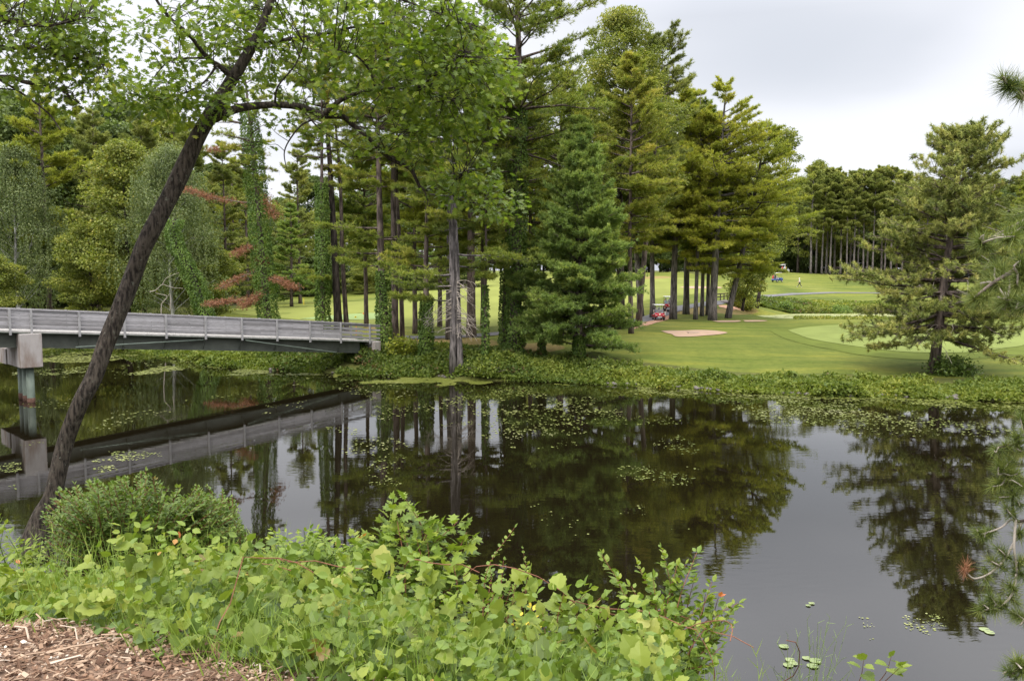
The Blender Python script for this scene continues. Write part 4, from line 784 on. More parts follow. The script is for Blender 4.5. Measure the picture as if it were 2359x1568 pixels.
def person(label, loc, rz, joints, shirt, trousers, shorts=False, cap=None, group=None, tilt=0, hair='hair', sleeve=.6):
    J = dict(J0); J.update(joints); e = empty("person", loc, rz, label, "person", group); e.rotation_euler = (0, tilt, rz)
    names = list(J); ix = {k: i for i, k in enumerate(names)}
    E = [("pel", "waist"), ("waist", "chest"), ("chest", "neck"), ("neck", "head"), ("head", "top")] + [p for s in "LR" for p in (("chest", "sh" + s), ("sh" + s, "el" + s), ("el" + s, "wr" + s), ("wr" + s, "ha" + s), ("pel", "hi" + s), ("hi" + s, "kn" + s), ("kn" + s, "an" + s), ("an" + s, "to" + s))]
    rd = dict(pel=(.14, .11), waist=(.125, .10), chest=(.15, .11), neck=.055, head=.095, top=.07, sh=.06, el=.042, wr=.03, ha=.038, hi=.085, kn=.058, an=.04, to=.038)
    skinned("body", [J[k] for k in names], [(ix[a], ix[b]) for a, b in E], [rd.get(k, rd.get(k[:2], .05)) for k in names], M['skin'], e)
    def mixp(a, b, t): return tuple(np.array(J[a]) * (1 - t) + np.array(J[b]) * t)
    v = [J["pel"], J["waist"], J["chest"], mixp("chest", "neck", .75), J["shL"], mixp("shL", "elL", sleeve), J["shR"], mixp("shR", "elR", sleeve)]
    skinned("shirt", v, [(0, 1), (1, 2), (2, 3), (2, 4), (4, 5), (2, 6), (6, 7)], [(.16, .125), (.15, .12), (.17, .13), .065, .078, .062, .078, .062], M[shirt], e)
    kt = .9 if shorts else 1; v = [mixp("pel", "waist", .3), J["hiL"], mixp("hiL", "knL", kt), J["hiR"], mixp("hiR", "knR", kt)]; ed = [(0, 1), (1, 2), (0, 3), (3, 4)]; r_ = [(.155, .12), .10, .08, .10, .08]
    if not shorts: v += [mixp("knL", "anL", .92), mixp("knR", "anR", .92)]; ed += [(2, 5), (4, 6)]; r_ += [.058, .058]
    skinned("trousers", v, ed, r_, M[trousers], e)
    for s in "LR":
        a, b = np.array(J["an" + s]), np.array(J["to" + s]); skinned("shoe", [a - (0, 0, .03), (a + b) / 2 - (0, 0, .01), b], [(0, 1), (1, 2)], [.052, .052, .045], M['shoe'], e)
    hd = np.array(J["top"]); mb = MB(); rs = np.random.default_rng(1)
    th = np.linspace(0, PI / 2, 5); V = [hd + np.array([.10 * math.cos(t) * math.cos(a), .115 * math.cos(t) * math.sin(a) - .01, .115 * math.sin(t) - .04]) for t in th[:-1] for a in np.linspace(0, 2 * PI, 11)[:-1]] + [hd + np.array([0, -.01, .078])]
    Fq = [(i * 10 + j, i * 10 + (j + 1) % 10, (i + 1) * 10 + (j + 1) % 10, (i + 1) * 10 + j) for i in range(3) for j in range(10)]; mb.add(V, np.array(Fq)); mb.f.append(np.array([[30 + j, 30 + (j + 1) % 10, 40] for j in range(10)])); mb.m.append(np.zeros(10))
    if cap: mb.box(hd + np.array([0, .13, -.03]), (.15, .11, .012), bev=.004)
    mb.build("cap" if cap else "hair", M[cap] if cap else M[hair], e, smooth=True)
    return e
SEAT = dict(pel=(0, 0, .62), waist=(0, -.03, .78), chest=(0, -.05, 1.0), neck=(0, -.04, 1.17), head=(0, -.02, 1.27), top=(0, -.03, 1.41), shL=(.17, -.04, 1.10), elL=(.23, .10, .88), wrL=(.17, .33, .92), haL=(.16, .40, .94),
            shR=(-.17, -.04, 1.10), elR=(-.23, .10, .88), wrR=(-.17, .33, .92), haR=(-.16, .40, .94), hiL=(.09, .02, .60), knL=(.12, .42, .62), anL=(.12, .55, .24), toL=(.12, .70, .19), hiR=(-.09, .02, .60), knR=(-.12, .42, .62), anR=(-.12, .55, .24), toR=(-.12, .70, .19))

# ------------------------------------------------------------------ golf carts
M['red_p'] = solid("red_cart_paint", (.50, .02, .035), .25, .5, var=.03, coat=.8); M['blue_p'] = solid("blue_cart_paint", (.05, .10, .28), .25, .5, var=.03, coat=.8); M['silv_p'] = solid("silver_blue_cart_paint", (.34, .38, .50), .3, .5, var=.03, coat=.6)
M['roofw'] = solid("white_roof_plastic", (.80, .78, .72), .45, .4, var=.03); M['rub'] = solid("tyre_rubber", (.02, .02, .02), .8, .3); M['rim'] = solid("wheel_rim", (.62, .62, .60), .35, .5, var=.05); M['blk'] = solid("black_plastic", (.02, .02, .022), .5, .4)
M['seat'] = solid("cream_seat", (.55, .50, .42), .6, .3); M['plate'] = solid("grey_bumper_plate", (.50, .54, .52), .4, .5, var=.04); M['emb'] = solid("yellow_white_badge", (.75, .70, .45), .4, .4, var=.05)
M['bagr'] = solid("red_golf_bag", (.5, .05, .07), .7, .3); M['bagk'] = solid("black_golf_bag", (.03, .03, .035), .7, .3); M['bagw'] = solid("pale_golf_bag", (.60, .62, .70), .7, .3); M['metal'] = solid("club_metal", (.5, .5, .52), .3, .6, metal=.8)
m, n, l, o = newmat("clear_windshield"); gl = n.new("ShaderNodeBsdfGlossy"); gl.inputs['Roughness'].default_value = .05; tr = n.new("ShaderNodeBsdfTransparent"); tr.inputs[0].default_value = (.85, .9, .9, 1)
x = n.new("ShaderNodeMixShader"); x.inputs[0].default_value = .14; l.new(tr.outputs[0], x.inputs[1]); l.new(gl.outputs[0], x.inputs[2]); l.new(x.outputs[0], o.inputs[0]); M['glass'] = m
def prism(mb, prof, x0, x1, mat=0):           # outline (y,z) swept across x
    k = len(prof); V = [(x0, y, z) for y, z in prof] + [(x1, y, z) for y, z in prof]; mb.add(V, np.array([(i, (i + 1) % k, k + (i + 1) % k, k + i) for i in range(k)]), mat=mat)
    b = mb.n - 2 * k; mb.f.append(np.array([[b + i for i in range(k)][::-1]])); mb.m.append(np.array([mat])); mb.f.append(np.array([[b + k + i for i in range(k)]])); mb.m.append(np.array([mat]))
def bevel(o, w=.03, s=2):
    b = o.modifiers.new("bevel", 'BEVEL'); b.width = w; b.segments = s; b.limit_method = 'ANGLE'; return o
def golf_cart(label, loc, rz, paint, bags=(), shield=True, tilt=0.0, pitch=0.0, group="golf carts on the course"):
    e = empty("golf_cart", loc, rz, label, "golf cart", group); e.rotation_euler = (pitch, tilt, rz)   # front is -y
    mb = MB(); prism(mb, [(-1.18, .42), (-1.20, .60), (-1.02, .80), (-.72, .88), (-.62, .86), (-.60, .40), (-.55, .33), (.10, .33), (.12, .62), (.62, .66), (.74, .60), (1.12, .60), (1.16, .38), (1.0, .30), (.95, .42), (.48, .42), (.44, .28), (-.55, .26), (-.60, .36), (-1.05, .36)], -.58, .58)
    bevel(mb.build("body", M[paint], e), .05, 3)
    mb = MB(); mb.box((0, -1.20, .36), (.98, .10, .14), bev=.03); mb.build("bumper", M['blk'], e); mb = MB(); mb.box((-.02, -1.262, .40), (.52, .03, .17), bev=.01); mb.build("front_plate", M['plate'], e)
    mb = MB(); mb.tube([(0, -1.09, .72), (0, -1.125, .735)], .09, 12); mb.build("badge", M['emb'], e)
    for s in (-1, 1): mb = MB(); mb.box((s * .42, -1.17, .62), (.18, .06, .08), bev=.02); mb.build("headlight", M['plate'], e)
    mb = MB(); mb.box((0, .30, .68), (1.02, .46, .12), bev=.04); mb.build("seat", M['seat'], e); mb = MB(); mb.box((0, .58, .98), (1.02, .10, .40), Matrix.Rotation(-.15, 3, 'X'), bev=.04); mb.build("backrest", M['seat'], e)
    mb = MB(); prism(mb, [(-1.0, 1.80), (-.98, 1.84), (-.5, 1.88), (.4, 1.88), (.86, 1.85), (.88, 1.80), (.4, 1.825), (-.5, 1.825)], -.60, .60); bevel(mb.build("roof", M['roofw'], e), .025, 2)
    for s in (-1, 1):
        mb = MB(); mb.tube([(s * .52, -.66, .86), (s * .50, -.60, 1.3), (s * .50, -.50, 1.83)], .017, 8); mb.build("roof_strut", M['blk'], e)
        mb = MB(); mb.tube([(s * .54, .70, .60), (s * .53, .72, 1.2), (s * .50, .66, 1.83)], .017, 8); mb.build("roof_strut", M['blk'], e)
        for y in (-.84, .72):
            w = MB(); prof = [(-.10, .13), (-.10, .20), (-.075, .225), (.075, .225), (.10, .20), (.10, .13)]; a_ = np.linspace(0, 2 * PI, 21)[:-1]; V = [(s * .52 + px_, y + r_ * math.cos(a), .225 + r_ * math.sin(a)) for a in a_ for px_, r_ in prof]
            w.add(V, np.array([(i * 6 + j, i * 6 + (j + 1) % 6, ((i + 1) % 20) * 6 + (j + 1) % 6, ((i + 1) % 20) * 6 + j) for i in range(20) for j in range(6)])); wo = w.build("wheel", M['rub'], e, smooth=True)
            h = MB(); h.tube([(s * .52 - .07, y, .225), (s * .52 + s * .085, y, .225)], .132, 16); h.tube([(s * .52 + s * .08, y, .225), (s * .52 + s * .11, y, .225)], .05, 10); h.build("rim", M['rim'], wo)
    if shield:
        mb = MB(); mb.add([(-.50, -.655, .90), (.50, -.655, .90), (.48, -.545, 1.55), (-.48, -.545, 1.55)], (0, 1, 2, 3)); wo = mb.build("windshield", M['glass'], e)
        mb = MB(); mb.tube([(-.51, -.60, 1.25), (.51, -.60, 1.25)], .014, 6); mb.build("windshield_rail", M['plate'], wo)
    mb = MB(); a_ = np.linspace(0, 2 * PI, 15); mb.tube([(.24 + .17 * math.cos(a), -.26 + .07 * math.sin(a), .98 + .15 * math.sin(a)) for a in a_], .015, 6, cap=False); mb.tube([(.24, -.26, .98), (.24, -.55, .72)], .018, 6); mb.build("steering_wheel", M['blk'], e)
    for k, bm_ in enumerate(bags):
        s = -.26 + .52 * k; mb = MB(); mb.tube([(s, .98, .60), (s, 1.0, 1.0), (s, .96, 1.38)], [.13, .15, .13], 12); mb.box((s, 1.13, .9), (.2, .08, .34), bev=.03); bo = mb.build("golf_bag", M[bm_], e)
        mb = MB(); rs = np.random.default_rng(k)
        for q in range(6):
            a = rs.uniform(0, 6.28); p = np.array([s + .07 * math.cos(a), .96 + .07 * math.sin(a), 1.36]); mb.tube([p, p + np.array([rs.normal(0, .03), rs.normal(0, .03), .22])], .012, 5); mb.box(p + np.array([0, 0, .24]), (.05, .08, .05), bev=.01)
        mb.build("club_heads", M['metal'], bo)
    return e
def gz(px, py, Y): p = at(px, py, Y); p[2] = hz(p[0], p[1]) + .06; return p
# first red cart, coming towards the water
def face(px, Y, off=0.0):                    # turn so that the cart's front (-y) looks at the camera, plus an offset
    X = at(px, 620, Y)[0]; return -math.atan2(X, Y) + off
k1 = gz(1516, 738, 103); r1 = face(1516, 103, .18)
golf_cart("nearer red golf cart with white roof, a man standing at its side", k1, r1, 'red_p', ('bagk', 'bagk'))
k2 = gz(1539, 716, 113); r2 = face(1539, 113, .12)
golf_cart("farther red golf cart half hidden by a thick pine trunk", k2, r2, 'red_p', ('bagr', 'bagk'))
k3 = gz(1790, 652, 175); golf_cart("blue golf cart with white roof parked on the hill slope, golf bags on its rear", k3, PI - .95, 'blue_p', ('bagk', 'bagr'), shield=False)
k4 = gz(1804, 627, 211); golf_cart("silver-blue golf cart seen from behind on top of the hill", k4, PI - .1, 'silv_p', ('bagw', 'bagr'), shield=False, tilt=.10)
k5 = gz(2221, 622, 208); golf_cart("blue golf cart half hidden behind the solitary pine", k5, PI / 2, 'blue_p', (), shield=False)
def cartp(k, r, x, y, dz=0.0): c, s = math.cos(r), math.sin(r); return (k[0] + c * x - s * y, k[1] + s * x + c * y, k[2] + dz)
person("person in a grey-blue shirt sitting behind the nearer red cart's windshield", cartp(k1, r1, -.25, .25, .10), r1 + PI, SEAT, 'grey_c', 'white_c', shorts=True)
person("person in a black shirt and white shorts stepping off the nearer red cart's side", cartp(k1, r1, .74, -.1, 0), r1 + PI + .3, dict(knL=(.10, .10, .50), elL=(.25, .06, 1.16), wrL=(.15, .26, 1.02), haL=(.10, .31, 1.0)), 'black_c', 'white_c', shorts=True)
person("person in a light blue shirt seated at left in the farther red cart", cartp(k2, r2, -.25, .25, .10), r2 + PI, SEAT, 'blue_c', 'white_c', shorts=True)
person("person in a dark top seated beside the one in light blue", cartp(k2, r2, .27, .25, .10), r2 + PI, SEAT, 'dkgrey_c', 'dkgrey_c')
person("person in a dark shirt seated in the blue cart on the slope", cartp(k3, PI - .95, .22, .25, .10), -.95, SEAT, 'black_c', 'white_c', shorts=True)
person("person in a yellow shirt at the right of the cart on the hilltop", cartp(k4, PI, -.45, .28, .10), 0.0, SEAT, 'yel_c', 'dkgrey_c', cap='white_c')
wk = gz(1842, 665, 168); wk[2] -= .05
person("person in a white shirt, white cap and dark trousers walking across the slope", wk, PI / 2 - .1, dict(knL=(.09, .22, .50), anL=(.09, .40, .10), toL=(.09, .54, .07), knR=(-.09, -.10, .50), anR=(-.09, -.42, .14), toR=(-.09, -.34, .03), chest=(0, .05, 1.32), neck=(0, .07, 1.5), head=(0, .12, 1.6), top=(0, .11, 1.74), waist=(0, .02, 1.1), shL=(.17, .05, 1.42), shR=(-.17, .05, 1.42),
       elL=(.22, .12, 1.15), wrL=(.18, .36, 1.08), haL=(.17, .43, 1.06), elR=(-.22, .14, 1.16), wrR=(-.17, .38, 1.04), haR=(-.16, .45, 1.02)), 'white_c', 'dkgrey_c', cap='white_c')

# ------------------------------------------------------------------ course furniture
fl = gz(2114, 755, 91); e = empty("golf_flag", fl, 0, "white flag on a thin pale pole standing on the green behind the solitary pine", "flag")
mb = MB(); mb.tube([(0, 0, -.1), (.02, 0, 1.0), (.06, 0, 2.05)], .016, 8); mb.build("pole", M['roofw'], e)
mb = MB(); a, b = np.meshgrid(np.linspace(0, 1, 9), np.linspace(0, 1, 6), indexing='ij'); V = np.stack([.06 + .30 * a * (1 - .1 * b), .07 * np.sin(a * 7) * a, 2.03 - b * .38 - a * .10], -1).reshape(-1, 3); V2 = V + np.array([0, .006, 0])
q = np.array([(i * 6 + j, i * 6 + j + 1, (i + 1) * 6 + j + 1, (i + 1) * 6 + j) for i in range(8) for j in range(5)]); mb.add(V, q); mb.add(V2, q[:, ::-1]); mb.build("flag_cloth", M['white_c'], e, smooth=True)
def marker(nm, lab, px, py, h, r, mat, y0=60):
    p = hit(px, py, y0); mb = MB(); mb.tube([p + np.array([0, 0, -.05]), p + np.array([0, 0, h])], [r, r * .85], 10); mb.box(p + np.array([0, 0, h]), (r * 2.2, r * 2.2, .03), bev=.008); tag(mb.build(nm, mat), lab, "marker")
M['orange'] = solid("orange_paint", (.75, .25, .04), .5, .3); M['yelp'] = solid("yellow_paint", (.75, .55, .05), .5, .3)
marker("tee_marker", "small orange-red marker on the tee, right of the two bridge-side trunks", 838, 725, .22, .13, M['orange'], 75)
marker("tee_marker", "small yellow marker on the lawn just above the bridge rail's end", 819, 733, .22, .11, M['yelp'], 75)
marker("stake", "thin yellow stake far off on the fairway left of the slim ivy-clad pine", 700, 702, 1.0, .05, M['yelp'], 90)
marker("stake", "orange-tipped stake behind the open end of the bridge rail", 821, 772, 1.1, .05, M['orange'], 70)
rk = hit(1598, 768); e = empty("bunker_rake", rk + np.array([0, 0, .06]), .1, "dark rake lying in the sand bunker", "rake"); mb = MB(); mb.tube([(-.55, 0, .03), (.6, .1, .03)], .018, 6); mb.build("handle", M['post'], e); mb = MB(); mb.box((-.58, 0, .03), (.06, .55, .05), bev=.01); [mb.tube([(-.58, y, .03), (-.58, y, -.04)], .008, 4) for y in np.linspace(-.25, .25, 9)]; mb.build("rake_head", M['blk'], e)
# small timber bridge on the cart path
q0, q1 = hit(1666, 697)[:2], hit(1696, 693)[:2]; sbx = empty("footbridge", (q0[0], q0[1], float(hz(*q0)) + .35), math.atan2(q1[1] - q0[1], q1[0] - q0[0]), "small dark timber bridge carrying the cart path beyond the grove", "bridge"); Lb = float(np.linalg.norm(q1 - q0)) + 1.0
sbx.location.z = float(hz(*q0)) + .2
mb = MB(); mb.box((Lb / 2 - .5, 0, -.12), (Lb, 3.0, .2), bev=.02); mb.build("deck", M['bark_grey'], sbx); mb = MB(); [mb.box((Lb / 2 - .5, s * 1.2, -.45), (Lb, .2, .42), bev=.02) for s in (-1, 1)]; mb.build("girder", M['bark_dark'], sbx)
for s in (-1.42, 1.42):
    mb = MB(); mb.box((Lb / 2 - .5, s, .98), (Lb, .08, .14), bev=.01); mb.box((Lb / 2 - .5, s, .55), (Lb, .06, .14), bev=.01); mb.build("railing", M['bark_dark'], sbx)
    for k in range(5): mb = MB(); mb.box((-.4 + k * (Lb - .2) / 4, s * 1.03, .40), (.13, .13, 1.3), bev=.01); mb.build("post", M['bark_dark'], sbx)
# fallen pale branches by the ivy-grown stem
e = empty("fallen_branch", ground(385, 80), 0, "bare whitish fallen branches sticking up behind the bridge rail", "branch"); b0 = np.array(e.location); mb = MB(); rs = np.random.default_rng(2)
for pl in ([(372, 700), (385, 683), (372, 678), (358, 675)], [(345, 672), (360, 668), (374, 655), (395, 662), (422, 664)], [(392, 712), (392, 678), (385, 684)], [(374, 655), (384, 640), (412, 628)]):
    P3 = np.array([at(x, y, 79) - b0 for x, y in pl]); mb.tube(spline(P3, 10), np.linspace(.04, .015, 10), 5); 
mb.tube(spline(np.array([at(372, 700, 79) - b0, at(372, 735, 79) - b0, at(380, 790, 79) - b0]), 5), .045, 5); mb.build("branches", M['twigl'], e)
# floating log by the bank
lg = atz(1090 / 1, 880, 0); p0 = atz(620, 851.5, .05); p1 = atz(655, 850, .08); mb = MB(); mb.tube([p0, (p0 + p1) / 2 + UP * .03, p1], [.14, .16, .12], 10); tag(mb.build("floating_log", M['bark_grey'], smooth=True), "short grey log floating at the bank under the bridge", "log")

# ------------------------------------------------------------------ foreground leaning oak
rs = np.random.default_rng(90)
def trace(pts): return np.array([at(*p) for p in pts])
e = empty("oak_tree", at(95, 1190, 11.5), 0, "leaning foreground oak crossing in front of the bridge, with a long arching limb", "tree"); E0 = np.array(e.location)
TR = [(80, 1290, 11.4, 33), (98, 1200, 11.5, 30), (121, 1141, 11.5, 27), (149, 1024, 11.6, 25), (184, 930, 11.6, 25), (217, 868, 11.7, 26), (246, 790, 11.8, 26), (276, 712, 11.9, 26), (304, 640, 12.0, 26), (332, 566, 12.0, 26), (376, 480, 12.1, 26), (412, 411, 12.2, 27), (460, 309, 12.3, 24), (499, 242, 12.4, 22), (530, 190, 12.5, 19), (553, 154, 12.5, 17), (582, 103, 12.6, 15), (607, 51, 12.7, 13), (630, -20, 12.8, 11), (650, -120, 13, 9), (640, -260, 13, 7), (660, -420, 13, 4)]
def limb(mb, tr, n=None, sides=8, rough=.08):
    P3 = np.array([at(x, y, Y) - E0 for x, y, Y, w in tr]); r = np.array([w * Y / F for x, y, Y, w in tr]); k = n or len(tr) * 4; q = spline(P3, k); rr = np.interp(np.linspace(0, 1, k), np.linspace(0, 1, len(r)), r)
    ph = rs.uniform(0, 6, 3); mb.tube(q, rr, sides, flare=lambda i, a: 1 + rough * np.sin(a * 3 + i * .25 + ph[0]) + rough * .6 * np.sin(a * 5 - i * .5 + ph[1]) + rough * .5 * math.sin(i * .9 + ph[2])); return q
TR = [(x, y, Y, w * (.73 if y < 1150 else .73 + (y - 1150) / 140 * .6)) for x, y, Y, w in TR]
mb = MB(); limb(mb, TR, 90, 28, .035); kn = at(450, 395, 12.1) - E0
LB = {}
mb.build("trunk", M['bark_oak'], e, smooth=True)
limbs = {'arch': [(492, 268, 12.4, 19), (528, 257, 12.4, 14), (566, 247, 12.5, 12), (633, 242, 12.6, 10.5), (694, 247, 12.8, 10), (741, 265, 12.9, 10), (787, 268, 13, 9), (815, 290, 13.1, 7.5), (849, 318, 13.1, 7), (896, 364, 13.2, 6.5), (943, 388, 13.2, 6), (960, 415, 13.2, 5.5), (975, 435, 13.2, 5), (1031, 441, 13.3, 4), (1066, 464, 13.3, 3), (1131, 470, 13.4, 1.8)],
         'up': [(745, 265, 12.9, 8), (784, 232, 12.8, 7), (825, 215, 12.7, 6), (866, 206, 12.6, 5), (955, 206, 12.5, 4), (1040, 230, 12.4, 2)], 'up2': [(866, 206, 12.6, 4), (850, 160, 12.5, 4), (815, 125, 12.4, 3), (770, 115, 12.3, 2)], 'up3': [(955, 206, 12.5, 3), (1010, 170, 12.3, 3), (1070, 120, 12.2, 2)],
         'left': [(530, 175, 12.5, 10), (505, 152, 12.3, 8), (478, 134, 12.2, 7), (437, 82, 12.0, 6), (391, 41, 11.9, 5), (360, 0, 11.8, 4), (330, -60, 11.7, 3)], 'left2': [(478, 134, 12.2, 4), (430, 135, 12, 3), (390, 140, 11.9, 2.5), (345, 190, 11.8, 1.5)], 'left3': [(500, 150, 12.2, 4), (470, 190, 12, 3), (425, 215, 11.9, 2.5), (360, 230, 11.8, 2), (300, 215, 11.7, 1.2)],
         'right': [(586, 110, 12.6, 9), (617, 100, 12.8, 7), (663, 92, 13, 6), (740, 80, 13.2, 5), (830, 60, 13.4, 4), (930, 50, 13.4, 3)], 'top': [(625, 0, 12.8, 8), (720, -40, 12.8, 6), (860, -20, 12.6, 5), (980, 20, 12.4, 3), (1080, 60, 12.3, 2)], 'sub': [(896, 364, 13.2, 3), (885, 340, 13, 2.5), (868, 300, 12.9, 2), (850, 255, 12.8, 1.5)],
         'drop': [(745, 268, 12.9, 4), (700, 285, 12.7, 3), (672, 315, 12.6, 2.5), (655, 350, 12.5, 2), (660, 390, 12.5, 1.2)], 'drop2': [(694, 250, 12.8, 3), (740, 300, 12.7, 2), (790, 330, 12.7, 1.8), (815, 350, 12.7, 1.2)], 'tipd': [(1031, 441, 13.3, 2.5), (1045, 420, 13.2, 2), (1075, 400, 13.1, 1.5)], 'mid': [(633, 242, 12.6, 4), (640, 200, 12.4, 3), (680, 150, 12.3, 2.4), (700, 100, 12.2, 1.5)],
         'dr3': [(975, 435, 13.2, 2.5), (985, 460, 13.2, 2), (984, 475, 13.2, 1)], 'hang': [(866, 206, 12.6, 2.2), (890, 240, 12.6, 2), (905, 280, 12.5, 1.8), (920, 320, 12.5, 1)]}
skel = []
for k_, tr in limbs.items():
    lm = MB(); tr = [(x, y, Y, w * .72) for x, y, Y, w in tr]; q = limb(lm, tr, None, 10 if k_ == 'arch' else 6, .07); skel.append(q); lm.build("limb", M['bark_oak'], e, smooth=True)
mb = MB(); tq = spline(np.array([at(x, y, Y) - E0 for x, y, Y, w in TR[13:]]), 30); skel.append(tq)
def foliage(mbL, mbT, regions, skel, tmpl, size, per, rs, rad=.17, twig=.006, E0=E0, dm=.55):
    S = np.concatenate(skel)
    for cx, cy, rx, ry, n, Ya, Yb in regions:
        for k in range(int(n * dm + .5)):
            a = rs.uniform(0, 2 * PI); r = math.sqrt(rs.random()); px, py = cx + rx * r * math.cos(a), cy + ry * r * math.sin(a); c = at(px, py, rs.uniform(Ya, Yb)) - E0
            d = np.linalg.norm(S - c, axis=1) + rs.uniform(0, .3, len(S)); b = S[d.argmin()]; mid = (b + c) / 2 + UP * rs.uniform(-.05, .18) * np.linalg.norm(c - b) + rs.normal(0, .06, 3)
            q = spline([b, mid, c], 6); w0 = .004 + .0045 * np.linalg.norm(c - b); mbT.tube(q, np.linspace(w0, .003, 6), 4, cap=False)
            m_ = int(per * rs.uniform(.6, 1.3)); ax = unit(c - mid); P = c + rs.normal(0, 1, (m_, 3)) * rad * np.array([1, 1, .55]) ; d_ = unit((P - c) / rad + ax * .5 + rs.normal(0, .5, (m_, 3)) + np.array([0, 0, -.25])); P = c + (P - c) * .75
            nrm = unit(UP * 1.1 + rs.normal(0, .6, (m_, 3))); t0 = rs.normal(.45, .12)
            mbL.scatter(tmpl, P, d_, nrm, size * rs.uniform(.7, 1.25, m_), np.clip(t0 + rs.normal(0, .14, m_), 0, 1))
Rg = [(700, 50, 150, 100, 120, 12.4, 14.4), (900, 70, 190, 110, 180, 11.6, 14), (1040, 100, 110, 100, 110, 11.6, 13.6), (1110, 190, 70, 65, 55, 11.8, 13.4), (990, 190, 120, 65, 80, 11.6, 13.6), (830, 190, 120, 50, 60, 11.8, 13.6), (650, 180, 80, 60, 34, 12.7, 13.8), (560, 200, 60, 40, 10, 12.9, 13.6),
      (722, 312, 24, 32, 8, 12.4, 12.9), (700, 275, 60, 22, 8, 12.4, 13), (900, 275, 110, 50, 44, 12, 13.6), (1020, 275, 90, 55, 46, 12, 13.6), (1075, 300, 60, 45, 26, 12.2, 13.4), (980, 360, 70, 35, 18, 12.6, 13.4), (865, 350, 50, 26, 7, 12.8, 13.2), (1085, 425, 75, 38, 34, 12.6, 13.6), (1150, 468, 45, 30, 20, 12.9, 13.6), (1015, 430, 50, 28, 9, 12.9, 13.4),
      (480, 60, 60, 60, 36, 11.4, 12.8), (400, 45, 70, 45, 12, 11.2, 12.4), (335, 80, 42, 32, 9, 11.2, 12), (420, 130, 75, 35, 18, 11.3, 12.5), (505, 140, 55, 45, 18, 12.7, 13.4), (565, 50, 70, 60, 36, 12.9, 13.8), (300, 195, 45, 26, 11, 11.2, 12), (400, 212, 70, 32, 28, 11.2, 12.3), (335, 242, 55, 22, 16, 11.2, 12), (475, 235, 45, 40, 20, 11.6, 12.5), (425, 278, 45, 16, 10, 11.5, 12.3), (262, 215, 25, 20, 5, 11.3, 12), (540, 215, 40, 30, 10, 12, 13),
      (760, -70, 300, 60, 90, 11, 14.5), (500, -70, 120, 60, 30, 11, 13), (640, 300, 40, 50, 4, 12.4, 13)]
lf, tw_ = MB(), MB(); foliage(lf, tw_, Rg, skel, OAKL, .115, 17, rs); tw_.build("twigs", M['bark_oak'], e); lf.build("crown", M['oak'], e)
# second overhanging tree, rooted outside the photo at the left
rs = np.random.default_rng(91); X0 = -9.6; Y0 = 11.0; g0 = np.array([X0, Y0, float(hz(X0, Y0))]); E1 = g0
e = empty("maple_tree", g0, 0, "overhanging leafy boughs entering at the photo's top left corner", "tree")
def tr1(pts): return np.array([at(x, y, Y) - E1 for x, y, Y in pts])
mb = MB(); mb.tube([(0, 0, -.6), (0, 0, 0), (.1, 0, 2.5), (0, .1, 5), (-.2, 0, 8), (0, 0, 11)], [.42, .30, .26, .22, .17, .06], 14); mb.build("trunk", M['bark_oak'], e, smooth=True)
sk = []
for pts, w in (([(-420, 330, 11), (-200, 200, 10.8), (0, 178, 10.5), (60, 190, 10.4), (130, 203, 10.3), (185, 240, 10.2)], .05), ([(-420, 100, 11), (-150, 60, 10.4), (0, 45, 10), (100, 60, 9.8), (200, 40, 9.7)], .05), ([(-420, 250, 11), (-100, 130, 10.6), (60, 110, 10.4), (150, 130, 10.3), (240, 150, 10.2)], .05), ([(0, 185, 10.5), (50, 215, 10.4), (110, 260, 10.3), (140, 300, 10.2)], .015)):
    q = spline(tr1(pts), 24); sk.append(q); lm = MB(); lm.tube(q, np.linspace(w, .008, 24), 7); lm.build("limb", M['bark_oak'], e, smooth=True)
Rg = [(50, 50, 110, 60, 64, 9.6, 11), (180, 60, 75, 65, 50, 9.6, 10.8), (110, 140, 120, 45, 46, 9.8, 11), (215, 130, 38, 60, 18, 9.8, 10.8), (30, 195, 40, 22, 6, 10, 10.8), (190, 195, 60, 24, 16, 10, 10.8), (150, 225, 40, 14, 5, 10.2, 10.6), (-150, 80, 120, 140, 70, 9.5, 12), (60, -60, 200, 50, 50, 9.6, 11), (240, 180, 25, 20, 6, 9.8, 10.6)]
lf, tw_ = MB(), MB(); foliage(lf, tw_, Rg, sk, OAKL, .095, 17, rs, E0=E1, dm=.75); tw_.build("twigs", M['bark_oak'], e); lf.build("crown", M['oak'], e)

